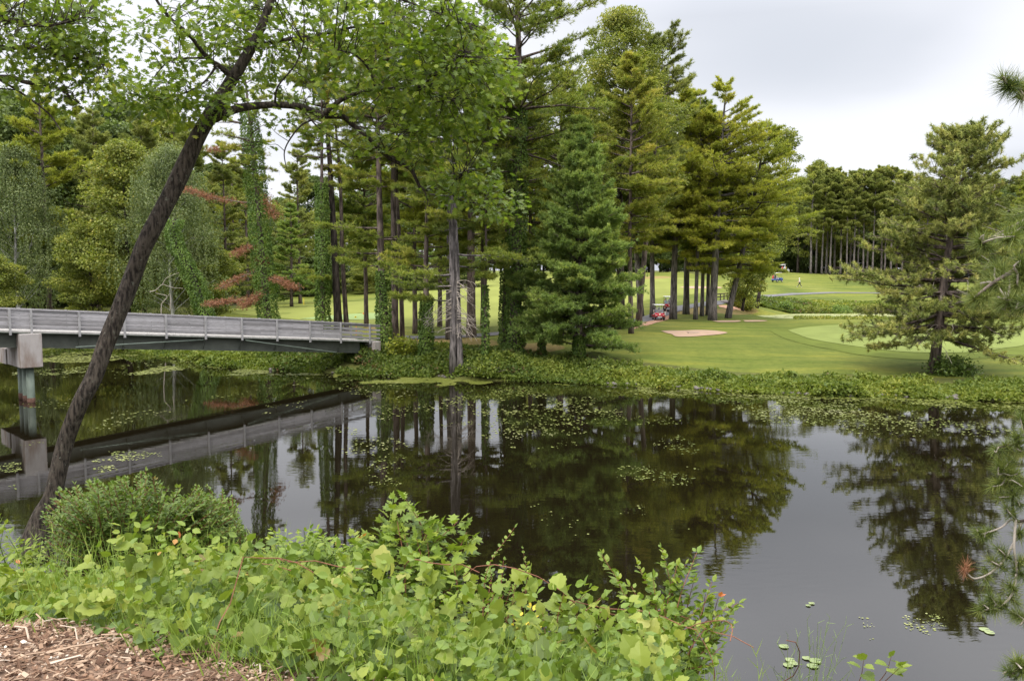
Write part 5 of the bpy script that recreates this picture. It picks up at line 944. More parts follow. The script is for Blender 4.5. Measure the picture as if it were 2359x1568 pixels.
# ------------------------------------------------------------------ near pine reaching in from the right
rs = np.random.default_rng(92); X0, Y0 = 6.9, 8.2; g0 = np.array([X0, Y0, float(hz(X0, Y0))]); E2 = g0
e = empty("red_pine", g0, 0, "long-needled pine boughs reaching in from the photo's right edge", "tree")
mb = MB(); mb.tube([(0, 0, -.5), (0, 0, .3), (-.1, 0, 4), (.1, .1, 8), (0, 0, 12)], [.30, .22, .19, .14, .04], 14); mb.build("trunk", M['bark_pine'], e, smooth=True)
def br2(pts, w): q = spline(np.array([at(x, y, Y) - E2 for x, y, Y in pts]), 26); return q
BR = [([(2880, 330, 8), (2600, 250, 7.2), (2420, 215, 6.8), (2350, 205, 6.6), (2318, 192, 6.5)], .03), ([(2860, 460, 8), (2600, 440, 7), (2450, 470, 6.6), (2340, 520, 6.3), (2290, 545, 6.2), (2262, 560, 6.1)], .028), ([(2860, 560, 8), (2600, 545, 7), (2430, 555, 6.6), (2340, 620, 6.3), (2290, 650, 6.2), (2248, 682, 6.1)], .028), ([(2860, 640, 8), (2600, 640, 7.2), (2450, 650, 6.6), (2380, 640, 6.2), (2345, 630, 6)], .02),
      ([(2860, 900, 8), (2600, 960, 8.4), (2430, 1000, 8.6), (2350, 1020, 8.7), (2300, 1030, 8.7)], .025), ([(2860, 1000, 8), (2620, 1100, 8.4), (2440, 1170, 8.6), (2352, 1200, 8.7), (2335, 1180, 8.7), (2330, 1130, 8.7), (2312, 1090, 8.7)], .026), ([(2440, 1170, 8.6), (2352, 1204, 8.7), (2330, 1196, 8.7), (2305, 1215, 8.6), (2262, 1230, 8.6)], .014),
      ([(2352, 1204, 8.7), (2335, 1250, 8.6), (2312, 1290, 8.5), (2280, 1320, 8.5), (2245, 1332, 8.5), (2226, 1318, 8.5)], .014), ([(2340, 1196, 8.6), (2336, 1260, 8.5), (2342, 1320, 8.5), (2330, 1370, 8.4), (2300, 1398, 8.4), (2268, 1404, 8.4)], .013), ([(2860, 1300, 8), (2600, 1420, 7.6), (2440, 1510, 7.4), (2360, 1530, 7.3), (2325, 1560, 7.3)], .02), ([(2600, 1100, 8.2), (2440, 1350, 8.2), (2380, 1400, 8.3), (2350, 1440, 8.3)], .016), ([(2600, 640, 7.2), (2480, 700, 7), (2400, 700, 6.8), (2320, 690, 6.8)], .018)]
sk = []
for pts, w in BR: q = br2(pts, w); sk.append(q); lm = MB(); lm.tube(q, np.linspace(w, .009, 26), 7); lm.build("limb", M['twigl'] if w < .02 else M['bark_pine'], e, smooth=True)
TF = [(2308, 180, 6.5), (2318, 205, 6.5), (2340, 200, 6.6), (2352, 225, 6.6), (2375, 195, 6.8), (2400, 230, 6.8), (2255, 552, 6.1), (2242, 690, 6.1), (2262, 668, 6.3), (2340, 545, 5.8), (2358, 520, 6), (2352, 600, 6), (2310, 620, 6.9), (2292, 612, 7), (2345, 660, 6), (2318, 690, 6.8), (2300, 705, 6.9), (2365, 640, 6), (2330, 500, 7), (2375, 480, 6.6), (2370, 700, 6.6), (2390, 560, 6.2), (2345, 705, 6.8), (2285, 640, 7),
      (2345, 1005, 8.6), (2315, 1025, 8.7), (2290, 1035, 8.7), (2355, 1040, 8.6), (2330, 1060, 8.8), (2300, 1075, 8.7), (2345, 1090, 8.6), (2315, 1105, 8.7), (2285, 1120, 8.7), (2300, 1145, 8.7), (2335, 1140, 8.6), (2355, 1120, 8.5), (2318, 1170, 8.6), (2350, 1165, 8.6), (2252, 1225, 8.6), (2270, 1238, 8.6), (2298, 1262, 8.5), (2280, 1290, 8.5), (2300, 1300, 8.5), (2340, 1320, 8.5), (2325, 1345, 8.4), (2312, 1280, 8.5),
      (2262, 1390, 8.4), (2280, 1372, 8.4), (2256, 1405, 8.4), (2300, 1385, 8.4), (2290, 1410, 8.4), (2345, 1390, 8.4), (2350, 1420, 8.4), (2330, 1410, 8.4), (2320, 1545, 7.3), (2340, 1525, 7.3), (2355, 1550, 7.3), (2300, 1060, 8.8), (2275, 1340, 8.5), (2350, 1225, 8.6), (2355, 1290, 8.5), (2350, 960, 8.7), (2370, 1000, 8.5)]
nd_, tw_ = MB(), MB()
def tuft(mb, c, ax, n, ln, rs, t0):
    ax = unit(ax); d = unit(ax * rs.uniform(.2, 1.2, (n, 1)) + unit(rs.normal(0, 1, (n, 3))) * .95); P = c - ax * rs.uniform(0, ln * .9, (n, 1)); mid = P + d * ln * .5
    t = np.clip(t0 + rs.normal(0, .15, n), 0, 1); mb.scatter(BLADE, P, d, rs.normal(0, 1, (n, 3)), ln * rs.uniform(.75, 1.1, n), t, wid=.0055 / ln)
S = np.concatenate(sk)
allT = list(TF) + [(rs.uniform(2400, 2900), rs.uniform(-100, 1500), rs.uniform(7, 9.5)) for _ in range(120)]
for (x, y, Y) in allT:
    c = at(x, y, Y) - E2; b = S[np.linalg.norm(S - c, axis=1).argmin()]; q = spline([b, (b + c) / 2 + rs.normal(0, .03, 3), c], 5); tw_.tube(q, np.linspace(.009, .006, 5), 5, cap=False); ax = c - b + np.array([-.05, -.02, .02]); t0 = rs.normal(.45, .1)
    tuft(nd_, c, ax, 230 if Y < 7.5 else 170, .155, rs, t0)
    if rs.random() < .7: tuft(nd_, c * .6 + b * .4, ax, 110, .14, rs, t0)
tw_.build("twigs", M['twigl'], e); nd_.build("crown", M['npine'], e)
dn = MB(); tuft(dn, at(2226, 1300, 8.5) - E2, np.array([0, 0, 1.0]), 90, .13, rs, .5); tuft(dn, at(2222, 1325, 8.5) - E2, np.array([0, 0, -.8]), 40, .12, rs, .3); dn.build("dead_needles", M['dead'], e)
# ------------------------------------------------------------------ plants on the far bank
def cover(name, label, cat, X, Y, hfun, size, tints, mat, rs, tmpl=RHOMB, flat=.6, wid=1.2, kind="stuff"):
    g_ = hz(X, Y); h = hfun(X, Y); z = g_ + h * rs.uniform(0.05, 1, len(X)) ** .55; m_ = len(X); P = np.stack([X, Y, z], 1)
    D = unit(rs.normal(0, 1, (m_, 3)) + np.array([0, -.4, .1])); Nn = unit(UP * flat + rs.normal(0, .45, (m_, 3)) + np.array([0, -.35, 0]))
    mb = MB(); mb.scatter(tmpl, P, D, Nn, size * rs.uniform(.6, 1.3, m_), np.clip(tints + rs.normal(0, .13, m_), 0, 1), wid=wid); o = mb.build(name, mat); tag(o, label, cat, kind=kind); return o
rs = np.random.default_rng(200); n_ = 230000; X = rs.uniform(-55, 42, n_); sx_, sy_ = [np.array([atz(*s, 0)[k] for s in SHORE]) for k in (0, 1)]
shY = np.interp(X, sx_, sy_); wB = np.interp(X / shY * F + 1180, [-200, 300, 700, 870, 1050, 1330, 1500, 1900, 2160, 2400], [5, 5.5, 6, 7.5, 8.5, 6.4, 5.2, 5.2, 5.2, 5.5]); v = rs.random(n_) ** 1.15; Y = shY - .35 + v * (wB + (fbm(X * .5, X * 0, 2) - .5) * 3)
nz = fbm(X * .55, Y * .55, 31); keep = (rs.random(n_) < np.clip(1.25 - v * .75, 0, 1)) & (nz > .30 + .12 * (v > .75)); X, Y, nz, v = X[keep], Y[keep], nz[keep], v[keep]
pxx = X / Y * F + 1180; hh = lambda x, y: (.18 + 1.15 * np.clip(fbm(x * .45, y * .6, 31) - .32, 0, 1) * 1.5) * np.interp((y - np.interp(x, sx_, sy_)) / 7, [-.1, .1, .6, 1.1], [.55, 1, .75, .25])
cover("bank_undergrowth", "leafy green undergrowth covering the far bank down to the water", "undergrowth", X, Y, hh, .22, np.interp(pxx, [300, 900, 1300, 1500, 2359], [.42, .30, .32, .50, .50]) + (fbm(X * .35, Y * .5, 77) - .5) * .9, M['cover'], rs)
n_ = 42000; px = rs.uniform(1690, 2420, n_); Y = 130.5 + 15 * rs.random(n_) ** 1.8; X = (px - 1180) / F * Y; nz = fbm(X * .25, Y * .25, 5)
cover("pond_bank_undergrowth", "tangled green plants on the bank behind the weedy pond", "undergrowth", X, Y, lambda x, y: .1 + 1.3 * np.clip(fbm(x * .3, y * .3, 5) - .35, 0, 1) * np.interp(y, [131, 135, 145], [1, .9, .15]), .36, .48 + (nz - .5) * 1.1, M['cover'], rs)
n_ = 5000; px = rs.uniform(1830, 2400, n_); Y = rs.uniform(109, 114.5, n_); X = (px - 1180) / F * Y
cover("pond_edge_plants", "yellow-green marsh plants along the near edge of the weedy pond", "marsh plants", X, Y, lambda x, y: .12 + .3 * fbm(x * .6, y * .6, 9), .28, .75 + (fbm(X * .4, Y * .4, 6) - .5) * .5, M['cover'], rs)
def shrub3(label, px, Y, w, h, seed, mat='broad', size=.3, n=1800, name="shrub", group=None, cat="shrub"):
    rs = np.random.default_rng(seed); g0 = ground(px, Y); e = empty(name, g0, 0, label, cat, group); st = MB(); lv = MB(); P = []
    for k in range(26):
        a = rs.uniform(0, 2 * PI); r = math.sqrt(rs.random()) * w / 2; tip = np.array([math.cos(a) * r, math.sin(a) * r, h * (1 - (r / (w / 2)) ** 2 * .55) * rs.uniform(.7, 1.05)]); q = spline([(0, 0, -.1), tip * np.array([.5, .5, .45]), tip], 6); st.tube(q, np.linspace(.03, .008, 6), 4, cap=False)
        i = rs.uniform(1.2, 5, n // 26).astype(int); P.append(q[i] + rs.normal(0, w * .07, (len(i), 3)))
    P = np.concatenate(P); P[:, 2] = np.maximum(P[:, 2], .05); lv.scatter(RHOMB, P, unit(rs.normal(0, 1, (len(P), 3)) + P / w), unit(rs.normal(0, .5, (len(P), 3)) + UP), size * rs.uniform(.6, 1.2, len(P)), np.clip(rs.normal(.45, .18, len(P)), 0, 1), wid=1.2)
    st.build("stems", M['twig'], e); lv.build("foliage", M[mat], e); return e
for i, (px, w, h, lab) in enumerate([(1812, 2.2, 1.9, "leftmost dark shrub on the bank behind the weedy pond"), (1875, 3.2, 1.9, "wide dark shrub in the middle of the bank behind the weedy pond"), (1905, 2.4, 1.5, "low dark shrub between two taller ones behind the weedy pond"), (1940, 3.4, 2.0, "tallest dark shrub behind the weedy pond, nearest the solitary pine")]):
    shrub3(lab, px, 132.3, w, h, 300 + i, 'wpine_g' if i in (0, 3) else 'broad', .22, 2600, group="dark shrubs behind the weedy pond")
shrub3("dark shrub at the foot of the small timber bridge", 1720, 127, 4.2, 2.2, 310, 'broad', .3, 2400)
shrub3("dark leafy shrub at the foot of the solitary pine", 2200, 58.2, 4.0, 1.3, 311, 'bush', .20, 3800)
shrub3("rounded leafy shrub under the bridge's right end", 835, 66.2, 2.2, 1.5, 312, 'ivy', .18, 2400)
shrub3("leafy mound under the forked waterside trunk at its right", 1120, 59.8, 3.4, .9, 313, 'cover', .2, 2600)
shrub3("pale yellowish low pine seedling drooping beside the bridge's end", 925, 65.0, 2.8, 1.9, 314, 'wpine_y', .22, 2600)
# rocks along the waterline at right
rs = np.random.default_rng(210); mb = MB(); M['rock'] = solid("shore_rock", (.13, .115, .10), .9, .2, var=.2, scale=4, bump=.3)
import bmesh
bm = bmesh.new(); bmesh.ops.create_icosphere(bm, subdivisions=1, radius=.5); iv = np.array([v.co[:] for v in bm.verts]); bm.verts.index_update(); ifc = np.array([[v.index for v in f.verts] for f in bm.faces]); bm.free()
for k in range(260):
    px = rs.uniform(1380, 2330) if k % 5 else rs.uniform(560, 1380); x = (px - 1180) / F; i = 0
    Yr = np.interp(x * 55, sx_, sy_); X_ = x * Yr; Yr = np.interp(X_, sx_, sy_) + rs.uniform(-.25, .35); s = rs.uniform(.10, .28) * (1.5 if k % 17 == 0 else 1); mb.add(iv * np.array([s * 1.3, s, s * .75]) * (1 + rs.normal(0, .10, (len(iv), 1))) + np.array([X_, Yr, .04 + rs.uniform(0, .1)]), ifc)
tag(mb.build("shore_rocks", M['rock']), "small rough rocks scattered along the far waterline", "rocks", kind="stuff")

# ------------------------------------------------------------------ floating weed
def weed(rs, n, xr, yr, thr, sc, seed, dens=None):
    px = rs.uniform(*xr, n); py = rs.uniform(*yr, n); d = np.array([atz(a, b, 0) for a, b in zip(px, py)])
    X, Y = d[:, 0], d[:, 1]; nz = fbm(X * sc, Y * sc * .8, seed, 4); ok = nz > thr
    e_ = np.minimum(np.minimum(px - xr[0], xr[1] - px) / 110, np.minimum(py - yr[0] + 16, yr[1] - py) / 14); ok &= nz > thr + .30 * (1 - np.clip(e_, 0, 1))
    if dens is not None: ok &= rs.random(n) < dens(px, py)
    ok &= (Y < np.interp(X, sx_, sy_) + .2) & (Y > 16.5); return np.stack([X[ok], Y[ok]], 1)
rs = np.random.default_rng(220)
def lay(name, label, pts, smin, smax, mat, rs, z0=.006):
    m_ = len(pts); Yd = pts[:, 1]; S = (smin + (smax - smin) * rs.random(m_) ** 2) * np.clip(Yd / 55, .35, 1.2); P = np.c_[pts, z0 + rs.uniform(0, .012, m_)]; a = rs.uniform(0, 6.28, m_); D = np.stack([np.cos(a), np.sin(a), 0 * a], 1)
    mb = MB(); mb.scatter(PAD, P, D, np.broadcast_to(UP, P.shape) + rs.normal(0, .02, P.shape), S, np.clip(.45 + (fbm(pts[:, 0] * .5, pts[:, 1] * .5, 8) - .5) * 1.2 + rs.normal(0, .15, m_), 0, 1), wid=rs.uniform(.8, 1.2, m_)); tag(mb.build(name, mat), label, "water weed", kind="stuff")
film = np.concatenate([weed(rs, 12000, (-150, 480), (797, 842), .52, .35, 40), weed(rs, 9000, (300, 760), (822, 866), .46, .4, 41), weed(rs, 34000, (760, 1420), (862, 892), .47, .45, 42, lambda x, y: np.interp(y - np.interp(x, [760, 1420], [862, 886]), [0, 8, 16, 24], [1, .9, .35, 0])),
                       weed(rs, 36000, (1380, 2400), (884, 945), .42, .4, 43, lambda x, y: np.interp(y - np.interp(x, [1380, 2359], [884, 925]), [0, 4, 10, 22], [1, .6, .25, .0]))])
lay("duckweed_film", "yellow-green duckweed film hugging the far bank", film, .10, .24, M['weedf'], rs)
w_all = np.concatenate([weed(rs, 20000, (950, 2400), (890, 990), .56, .30, 50, lambda x, y: np.interp(y, [890, 930, 990], [.7, .4, .1])), weed(rs, 12000, (1700, 2400), (915, 1010), .52, .22, 51, lambda x, y: np.interp(y, [915, 960, 1010], [.6, .35, .05])), weed(rs, 16000, (-60, 1000), (815, 1060), .59, .30, 52, lambda x, y: .40 + 0 * x), weed(rs, 9000, (-60, 420), (800, 870), .56, .3, 53, lambda x, y: .6 + 0 * x),
                        weed(rs, 6000, (150, 480), (1040, 1120), .60, .5, 54, lambda x, y: .5 + 0 * x), weed(rs, 6000, (-60, 130), (1030, 1180), .58, .5, 55, lambda x, y: .5 + 0 * x), weed(rs, 14000, (650, 1700), (930, 1130), .63, .4, 56, lambda x, y: .5 + 0 * x), weed(rs, 3000, (600, 1700), (1100, 1450), .71, .6, 57, lambda x, y: .5 + 0 * x), weed(rs, 4000, (1750, 2400), (1470, 1568), .66, .9, 58), weed(rs, 2500, (1700, 2400), (1340, 1480), .72, .9, 59)])
lay("floating_weed", "pale streaks of floating water weed scattered over the river", w_all, .05, .19, M['weed'], rs)
px = rs.uniform(1700, 2420, 26000); Y = rs.uniform(113, 133.5, 26000); X = (px - 1180) / F * Y; nz = fbm(X * .12, Y * .5, 61); ok = (nz > np.interp(Y, [113, 122, 124, 127], [.55, .5, .38, .2])) & (hz(X, Y) < PZ + .02)
P2 = np.stack([X[ok], Y[ok]], 1); m_ = len(P2); mb = MB(); a = rs.uniform(0, 6.28, m_); mb.scatter(PAD, np.c_[P2, PZ + .01 + rs.uniform(0, .01, m_)], np.stack([np.cos(a), np.sin(a), 0 * a], 1), np.broadcast_to(UP, (m_, 3)), rs.uniform(.3, .7, m_), np.clip(rs.normal(.7, .15, m_), 0, 1)); tag(mb.build("pond_weed", M['weed']), "pale green weed covering most of the small pond beyond the green", "water weed", kind="stuff")
# lily pads near the lower edge
for i, (x, y, s) in enumerate([(1806, 1487, .20), (1820, 1518, .19), (1828, 1526, .17), (1858, 1514, .17), (1878, 1520, .24), (1872, 1532, .22), (1816, 1530, .2), (2268, 1448, .22), (2280, 1455, .2), (1870, 1388, .14), (1862, 1393, .12)]):
    p = atz(x, y, .02); mb = MB(); an = np.linspace(.18, 2 * PI - .18, 22); V = [(0, 0, 0)] + [(s * .5 * math.cos(a) * (1 + .04 * math.sin(a * 5)), s * .5 * math.sin(a), .004 * math.sin(a * 3)) for a in an]; mb.add(np.array(V) + p, np.array([(0, k, k + 1) for k in range(1, 22)]), .5 + .3 * math.sin(i)); o = mb.build("lily_pad", M['pad']); tag(o, "round lily pad floating near the photo's lower edge", "lily pad", "lily pads near the lower edge")

# ------------------------------------------------------------------ foreground bank
def mulch_w(X, Y): return (1.0 - (Y - 3.75 + .52 * (X + 2.1)) * 2.0)
rs = np.random.default_rng(230)
def fg_points(n, xr, yr, rs, seedn=0, edge=0.0):
    X = rs.uniform(*xr, n); Y = yr[0] + (yr[1] - yr[0]) * rs.random(n) ** 1.3; ok = (mulch_w(X, Y) < .35 + edge + .8 * (fbm(X * 2, Y * 2, 4) - .5)) & (hz(X, Y) > .05) & (X / Y * F + 1180 < 1600 - 50 * rs.random(n)); return X[ok], Y[ok]
hcov = lambda x, y: np.interp(y, [5.2, 7.5], [1, .42]) * (.12 + .85 * np.clip(fbm(x * 1.1, y * 1.1, 71) - .28, 0, 1)) * np.clip((y - 2.6) / 2.2 + .25, .3, 1) * np.clip(1 - (-mulch_w(x, y) < .4) * .45, .3, 1)
X, Y = fg_points(27000, (-9.5, 3.6), (2.9, 17), rs); tint = .50 + (fbm(X * 1.3, Y * 1.3, 72) - .5) * 1.3
cover("vine_cover", "broad wild grape leaves sprawling over the near bank", "vines", X, Y, hcov, .068 * np.exp(np.clip(rs.normal(0, .28, len(X)), -.6, .38)), tint + rs.normal(0, .12, len(X)), M['grape'], rs, GRAPE, flat=.8, wid=1.0)
X, Y = fg_points(46000, (-9.5, 3.8), (3.0, 17), rs); nz = fbm(X * .9, Y * .9, 73); ok = nz > .36; X, Y, nz = X[ok], Y[ok], nz[ok]
cover("creeper_cover", "small pointed creeper leaves mixed among the grape leaves", "vines", X, Y, lambda x, y: hcov(x, y) * 1.2, .056, .42 + (fbm(X * 1.7, Y * 1.7, 75) - .5) * 1.3, M['sap'], rs, OVAL, flat=.7, wid=1.4)
X, Y = fg_points(16000, (-9.5, 3.6), (3.0, 15), rs, edge=.15); cover("low_leaves", "darker leaves deep in the near bank's growth", "vines", X, Y, lambda x, y: hcov(x, y) * .55, .08, .35 + 0 * X, M['bush'], rs, OVAL, flat=.7, wid=1.5)
def grass_patch(label, cx, cy, Yc, rx, ry, n, h, seed, mat='grass'):
    rs = np.random.default_rng(seed); c = at(cx, cy, Yc); X = c[0] + rs.normal(0, rx, n); Y = Yc + rs.normal(0, ry, n); ok = mulch_w(X, Y) < .8; X, Y = X[ok], Y[ok]; m_ = len(X); P = np.stack([X, Y, hz(X, Y)], 1); D = unit(np.stack([rs.normal(0, .35, m_), rs.normal(0, .35, m_), np.ones(m_)], 1)); mb = MB()
    L_ = h * rs.uniform(.5, 1.15, m_); mb.scatter(BLADE, P, D, rs.normal(0, 1, (m_, 3)), L_, np.clip(rs.normal(.5, .2, m_), 0, 1), wid=.008 / L_)
    k = m_ * 2; j = rs.integers(0, m_, k); Q = P[j] + D[j] * (L_[j] * rs.uniform(.3, .95, k))[:, None]; mb.scatter(BLADE, Q, unit(D[j] + rs.normal(0, .6, (k, 3))), rs.normal(0, 1, (k, 3)), rs.uniform(.05, .11, k), np.clip(rs.normal(.6, .2, k), 0, 1), wid=.05)
    tag(mb.build("grass", M[mat], None), label, "grass", kind="stuff")
grass_patch("fine feathery grass growing among the vine leaves at lower left", 470, 1390, 5.4, .5, .5, 800, .62, 1)
grass_patch("feathery green horsetail at the bottom centre among the leaves", 800, 1560, 3.8, .5, .25, 450, .34, 2)
grass_patch("thin grass at the lower right end of the vine leaves", 1430, 1560, 3.9, .35, .25, 220, .34, 3)
grass_patch("thin grass along the edge of the wood chips", 300, 1480, 4.4, .9, .2, 160, .14, 4)

def shrub(name, label, base, tips, tmpl, size, per, mat, stem, seed, r0=.008, droop=0.0, wid=1.0, cat="shrub", start=.25, group=None, flatn=1.0, jit=.0, pair=True):
    rs = np.random.default_rng(seed); g0 = np.array([base[0], base[1], float(hz(*base))]); e = empty(name, g0, 0, label, cat, group); st, lv = MB(), MB(); P, D, S_, Tn = [], [], [], []
    for (x, y, Y) in tips:
        c = at(x, y, Y) - g0; b = np.array([rs.normal(0, .12), rs.normal(0, .12), -.05]); hgt = max(c[2], .2); mid = b * .4 + c * .6 + np.array([rs.normal(0, .05), rs.normal(0, .05), hgt * .08]); mid[:2] = b[:2] * .45 + c[:2] * .55 + rs.normal(0, .05, 2)
        q = spline([b, mid, c], 14); st.tube(q, np.linspace(r0, r0 * .3, 14), 5, cap=False); Lq = np.linalg.norm(c - b); m_ = max(4, int(per * Lq)); s = np.linspace(start, 1, m_) + rs.normal(0, .01, m_); s = np.clip(s, 0, 1) * 12.99
        i = s.astype(int); p = q[i] + (q[i + 1] - q[i]) * (s - i)[:, None]; t = unit(q[i + 1] - q[i]); sd = unit(np.cross(t, UP)); ph = np.where(np.arange(m_) % 2, 1, -1)[:, None]; up2 = np.cross(sd, t); rr = rs.uniform(-1, 1, (m_, 1))
        d = unit(t * .55 + sd * ph * (1 - abs(rr) * .5) + up2 * rr * .7 - UP * droop); P.append(p + d * size * .15 + rs.normal(0, jit, (m_, 3))); D.append(d); S_.append(size * rs.uniform(.7, 1.2, m_) * np.interp(s, [0, 9, 13], [1, 1, .6])); Tn.append(np.clip(rs.normal(.45, .14, m_) + .18 * (s / 13) ** 6 * (rs.random() < .8), 0, 1))
        lv.scatter(tmpl, P[-1][-1:], t[-1:], UP[None], S_[-1][-1:] * 1.2, Tn[-1][-1:], wid=wid)
    P, D = np.concatenate(P), np.concatenate(D); lv.scatter(tmpl, P, D, unit(UP * flatn + rs.normal(0, .35, P.shape)), np.concatenate(S_), np.concatenate(Tn), wid=wid); st.build("stems", M[stem], e); lv.build("foliage", M[mat], e, ); return e
rs = np.random.default_rng(240)
def tips_in(n, poly_top, ybot, Ya, Yb, rs):    # tips below a traced top outline
    xs = [p[0] for p in poly_top]; ys = [p[1] for p in poly_top]; o = []
    for k in range(n):
        x = rs.uniform(xs[0], xs[-1]); yt = np.interp(x, xs, ys); y = yt + (ybot - yt) * rs.random() ** 1.5 + rs.normal(0, 5) + 34 * (fbm(np.array([x / 38.0]), np.array([.5]), 5)[0] - .4) * 2; o.append((x, y, rs.uniform(Ya, Yb)))
    return o
b_ = lambda px, Y: tuple(ground(px, Y)[:2])
shrub("shrub", "dense dark small-leaved bush at the foot of the leaning foreground trunk", b_(300, 9.2), tips_in(520, [(100, 1150), (200, 1110), (300, 1095), (380, 1100), (450, 1130), (520, 1150), (560, 1200)], 1330, 8.3, 9.8, rs), OVAL, .072, 26, 'bush', 'stem', 1, .007, wid=1.2, start=.35)
shrub("shrub", "bluish-green bush standing just right of the dense dark one, against the water", b_(520, 9.4), tips_in(300, [(400, 1190), (450, 1130), (500, 1125), (545, 1150), (580, 1230), (590, 1290)], 1380, 8.6, 9.8, rs), OVAL, .060, 32, 'bush', 'stem', 2, .007, wid=1.3, start=.3)
shrub("shrub", "tall pale-leaved weeds at the photo's left edge in front of the leaning trunk", b_(10, 8.0), tips_in(30, [(-80, 1180), (0, 1170), (60, 1220), (140, 1250)], 1400, 7.2, 8.4, rs), OVAL, .09, 16, 'grape', 'gstem', 3, .007, wid=1.1)
shrub("shrub", "leafy compound-leaved sprouts in front of the water, left of the young maple and oak", b_(680, 7.6), tips_in(190, [(590, 1280), (640, 1225), (700, 1225), (745, 1205), (790, 1250), (850, 1235)], 1420, 6.8, 8.2, rs), OVAL, .095, 20, 'sap', 'gstem', 4, .006, droop=.5, wid=1.0)
shrub("maple_sapling", "young maple with reddish tip leaves rising over the near bank", b_(850, 6.9), [(905, 1148, 6.9), (880, 1205, 6.9), (850, 1240, 7), (830, 1260, 6.8), (870, 1270, 6.7), (815, 1230, 7.2), (790, 1290, 6.8), (895, 1250, 6.9), (845, 1290, 6.7), (920, 1210, 6.9)], MAPLE, .125, 17, 'sap', 'gstem', 5, .007, cat="sapling")
shrub("oak_sapling", "young oak with large lobed blue-green leaves rising right of the young maple", b_(960, 6.8), [(935, 1150, 6.8), (960, 1180, 6.8), (1010, 1215, 6.8), (1055, 1200, 6.9), (1075, 1225, 6.9), (1090, 1240, 6.9), (985, 1225, 6.7), (915, 1200, 6.7), (1000, 1290, 6.6), (1045, 1300, 6.6), (960, 1240, 6.6), (985, 1250, 6.6), (1030, 1270, 6.7), (930, 1230, 6.6), (950, 1300, 6.4), (1010, 1330, 6.4), (1060, 1320, 6.7), (1100, 1350, 6.8)], OAKL, .16, 19, 'sap', 'stem', 6, .008, droop=.25, cat="sapling", wid=1.1)
shrub("oak_sapling", "low oak branch spreading right over the water below the young oak", b_(1130, 6.4), [(1130, 1335, 6.6), (1180, 1345, 6.5), (1215, 1360, 6.4), (1160, 1370, 6.4), (1110, 1390, 6.3)], OAKL, .14, 12, 'sap', 'stem', 7, .007, droop=.4, cat="sapling")
shrub("shrub", "thin upright twigs with small rounded leaves standing against the dark water", b_(1180, 6.3), [(1185, 1215, 6.3), (1205, 1265, 6.3), (1160, 1290, 6.4), (1215, 1300, 6.2), (1130, 1310, 6.5), (1190, 1330, 6.2), (1225, 1340, 6.2), (1145, 1350, 6.3)], OVAL, .052, 24, 'sap', 'stem', 8, .005, wid=1.5)
shrub("shrub", "yellow-leaved creeper stems between the young oak and the grape shoots", b_(1200, 5.6), [(1195, 1410, 5.7), (1225, 1400, 5.6), (1240, 1430, 5.5), (1180, 1440, 5.6), (1150, 1450, 5.6)], OVAL, .07, 20, 'yel', 'stem', 9, .005, wid=1.1)
shrub("vine_shoots", "upright grape shoots with drooping pale leaves in front of the dark water", b_(1330, 4.6), [(1300, 1360, 4.6), (1350, 1368, 4.6), (1385, 1375, 4.5), (1290, 1400, 4.6), (1330, 1410, 4.5), (1250, 1410, 4.7), (1400, 1420, 4.5), (1265, 1470, 4.4), (1220, 1450, 4.8)], GRAPE, .09, 20, 'grape', 'stem', 10, .005, droop=.5, cat="vine", wid=.85)
shrub("shrub", "tall open bush with paired oval leaves over the water at the vines' right end", b_(1560, 4.9), [(1385, 1275, 5.0), (1525, 1262, 5.0), (1505, 1330, 4.9), (1605, 1272, 5.0), (1600, 1330, 4.9), (1700, 1388, 5.0), (1690, 1400, 4.9), (1625, 1368, 4.9), (1455, 1350, 4.9), (1480, 1380, 4.8), (1560, 1340, 4.9), (1570, 1400, 4.8), (1650, 1430, 4.8), (1665, 1460, 4.8), (1600, 1440, 4.7), (1540, 1440, 4.7), (1500, 1450, 4.7), (1625, 1500, 4.7), (1640, 1530, 4.6), (1440, 1420, 4.8), (1420, 1330, 4.9), (1470, 1300, 5.0), (1560, 1300, 5.0), (1590, 1490, 4.6), (1545, 1500, 4.6), (1675, 1395, 4.9), (1655, 1375, 4.9), (1640, 1340, 5), (1580, 1300, 5), (1690, 1440, 4.8), (1660, 1490, 4.7), (1610, 1400, 4.8), (1530, 1380, 4.8), (1615, 1540, 4.6), (1580, 1530, 4.6)], OVAL, .066, 38, 'sap', 'stem', 11, .005, wid=1.35)
shrub("vine_shoots", "thin curling vine with two leaves at the photo's bottom right", b_(1960, 5.2), [(2055, 1508, 5.0), (2080, 1530, 4.9), (1990, 1520, 5.0)], GRAPE, .085, 3, 'grape', 'stem', 12, .004, droop=.3, cat="vine", start=.7)
rs = np.random.default_rng(250); e = empty("shrub", (*b_(1880, 5.4), float(hz(*b_(1880, 5.4)))), 0, "wispy thin green weed stems over the water by the lily pads", "weed"); g0 = np.array(e.location); mb = MB()
for k in range(26):
    c = at(rs.uniform(1780, 1990), rs.uniform(1420, 1560), 5.3) - g0; q = spline([np.array([rs.normal(0, .1), 0, -.1]), c * .5 + rs.normal(0, .04, 3), c], 8); mb.tube(q, np.linspace(.0025, .0012, 8), 3, cap=False)
    for i in (3, 4, 5, 6, 7): mb.tube(np.array([q[i], q[i] + unit(rs.normal(0, 1, 3) + UP) * .05]), [.0015, .0008], 3, cap=False)
mb.build("stems", M['gstem'], e)
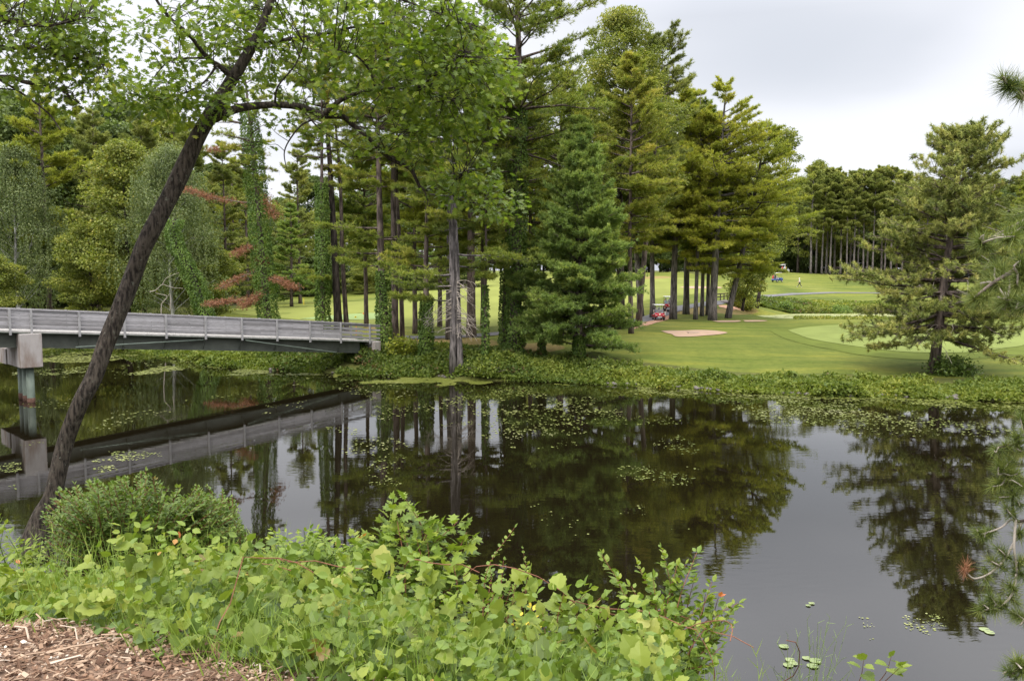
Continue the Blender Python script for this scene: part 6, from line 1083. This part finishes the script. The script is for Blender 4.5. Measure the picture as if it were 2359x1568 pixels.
# red runner stems over the vines
rs = np.random.default_rng(260); st = MB()
for k in range(22):
    x, y = rs.uniform(-4.0, 1.6), rs.uniform(4.0, 8.0); a = rs.uniform(0, 6.28); Lr = rs.uniform(.3, .9); P = []
    for s in np.linspace(0, 1, 8): X_, Y_ = x + math.cos(a + s) * Lr * s, y + math.sin(a + s) * Lr * s; P.append((X_, Y_, float(hz(X_, Y_)) + float(hcov(X_, Y_)) * .95 - .02 + .07 * math.sin(s * PI)))
    if mulch_w(x, y) < 0: st.tube(P, .0028, 5)
tag(st.build("vine_runners", M['stem']), "reddish runner stems of the grape vines arching over the leaves", "vines", kind="stuff")
# wood chips
rs = np.random.default_rng(270); n_ = 60000; X = rs.uniform(-4.6, .9, n_); Y = rs.uniform(2.2, 6.0, n_); ok = mulch_w(X, Y) > -.05 + .5 * (fbm(X * 3, Y * 3, 6) - .5); X, Y = X[ok], Y[ok]; m_ = len(X); a = rs.uniform(0, 6.28, m_)
CH = T([(-.5, 0, 0), (.5, 0, 0), (.42, 1, .06), (-.4, .9, .04), (-.5, 0, .12), (.5, 0, .10), (.42, 1, .16), (-.4, .9, .15)], [(4, 5, 6, 7), (0, 1, 5, 4), (1, 2, 6, 5), (2, 3, 7, 6), (3, 0, 4, 7)])
P = np.stack([X, Y, hz(X, Y) + rs.uniform(0, .03, m_)], 1); D = np.stack([np.cos(a), np.sin(a), rs.normal(.1, .3, m_)], 1); mb = MB(); mb.scatter(CH, P, D, unit(UP + rs.normal(0, .35, (m_, 3))), rs.uniform(.008, .028, m_) * np.where(rs.random(m_) < .03, 2, 1), np.clip(rs.normal(.45, .24, m_) + (fbm(X * 2.5, Y * 2.5, 3) - .5) * .6, 0, 1), wid=rs.uniform(.25, .8, m_))
tag(mb.build("wood_chips", M['chips']), "brown and orange wood chips at the photo's lower left corner", "wood chips", kind="stuff")
n_ = 900; X = rs.uniform(-4.6, .6, n_); Y = rs.uniform(2.6, 5.5, n_); ok = mulch_w(X, Y) > -.3; X, Y = X[ok], Y[ok]; m_ = len(X); a = rs.uniform(0, 6.28, m_); mb = MB()
for x, y, q in zip(X, Y, a):
    z = float(hz(x, y)) + .02; L_ = rs.uniform(.05, .28); mb.tube([(x, y, z), (x + math.cos(q) * L_ * .5, y + math.sin(q) * L_ * .5, z + rs.uniform(.005, .03)), (x + math.cos(q + .2) * L_, y + math.sin(q + .2) * L_, z + .005)], rs.uniform(.002, .005), 4, tint=rs.uniform(0, 1))
tag(mb.build("fallen_twigs", M['chips']), "thin dry twigs lying on the wood chips", "twigs", kind="stuff")
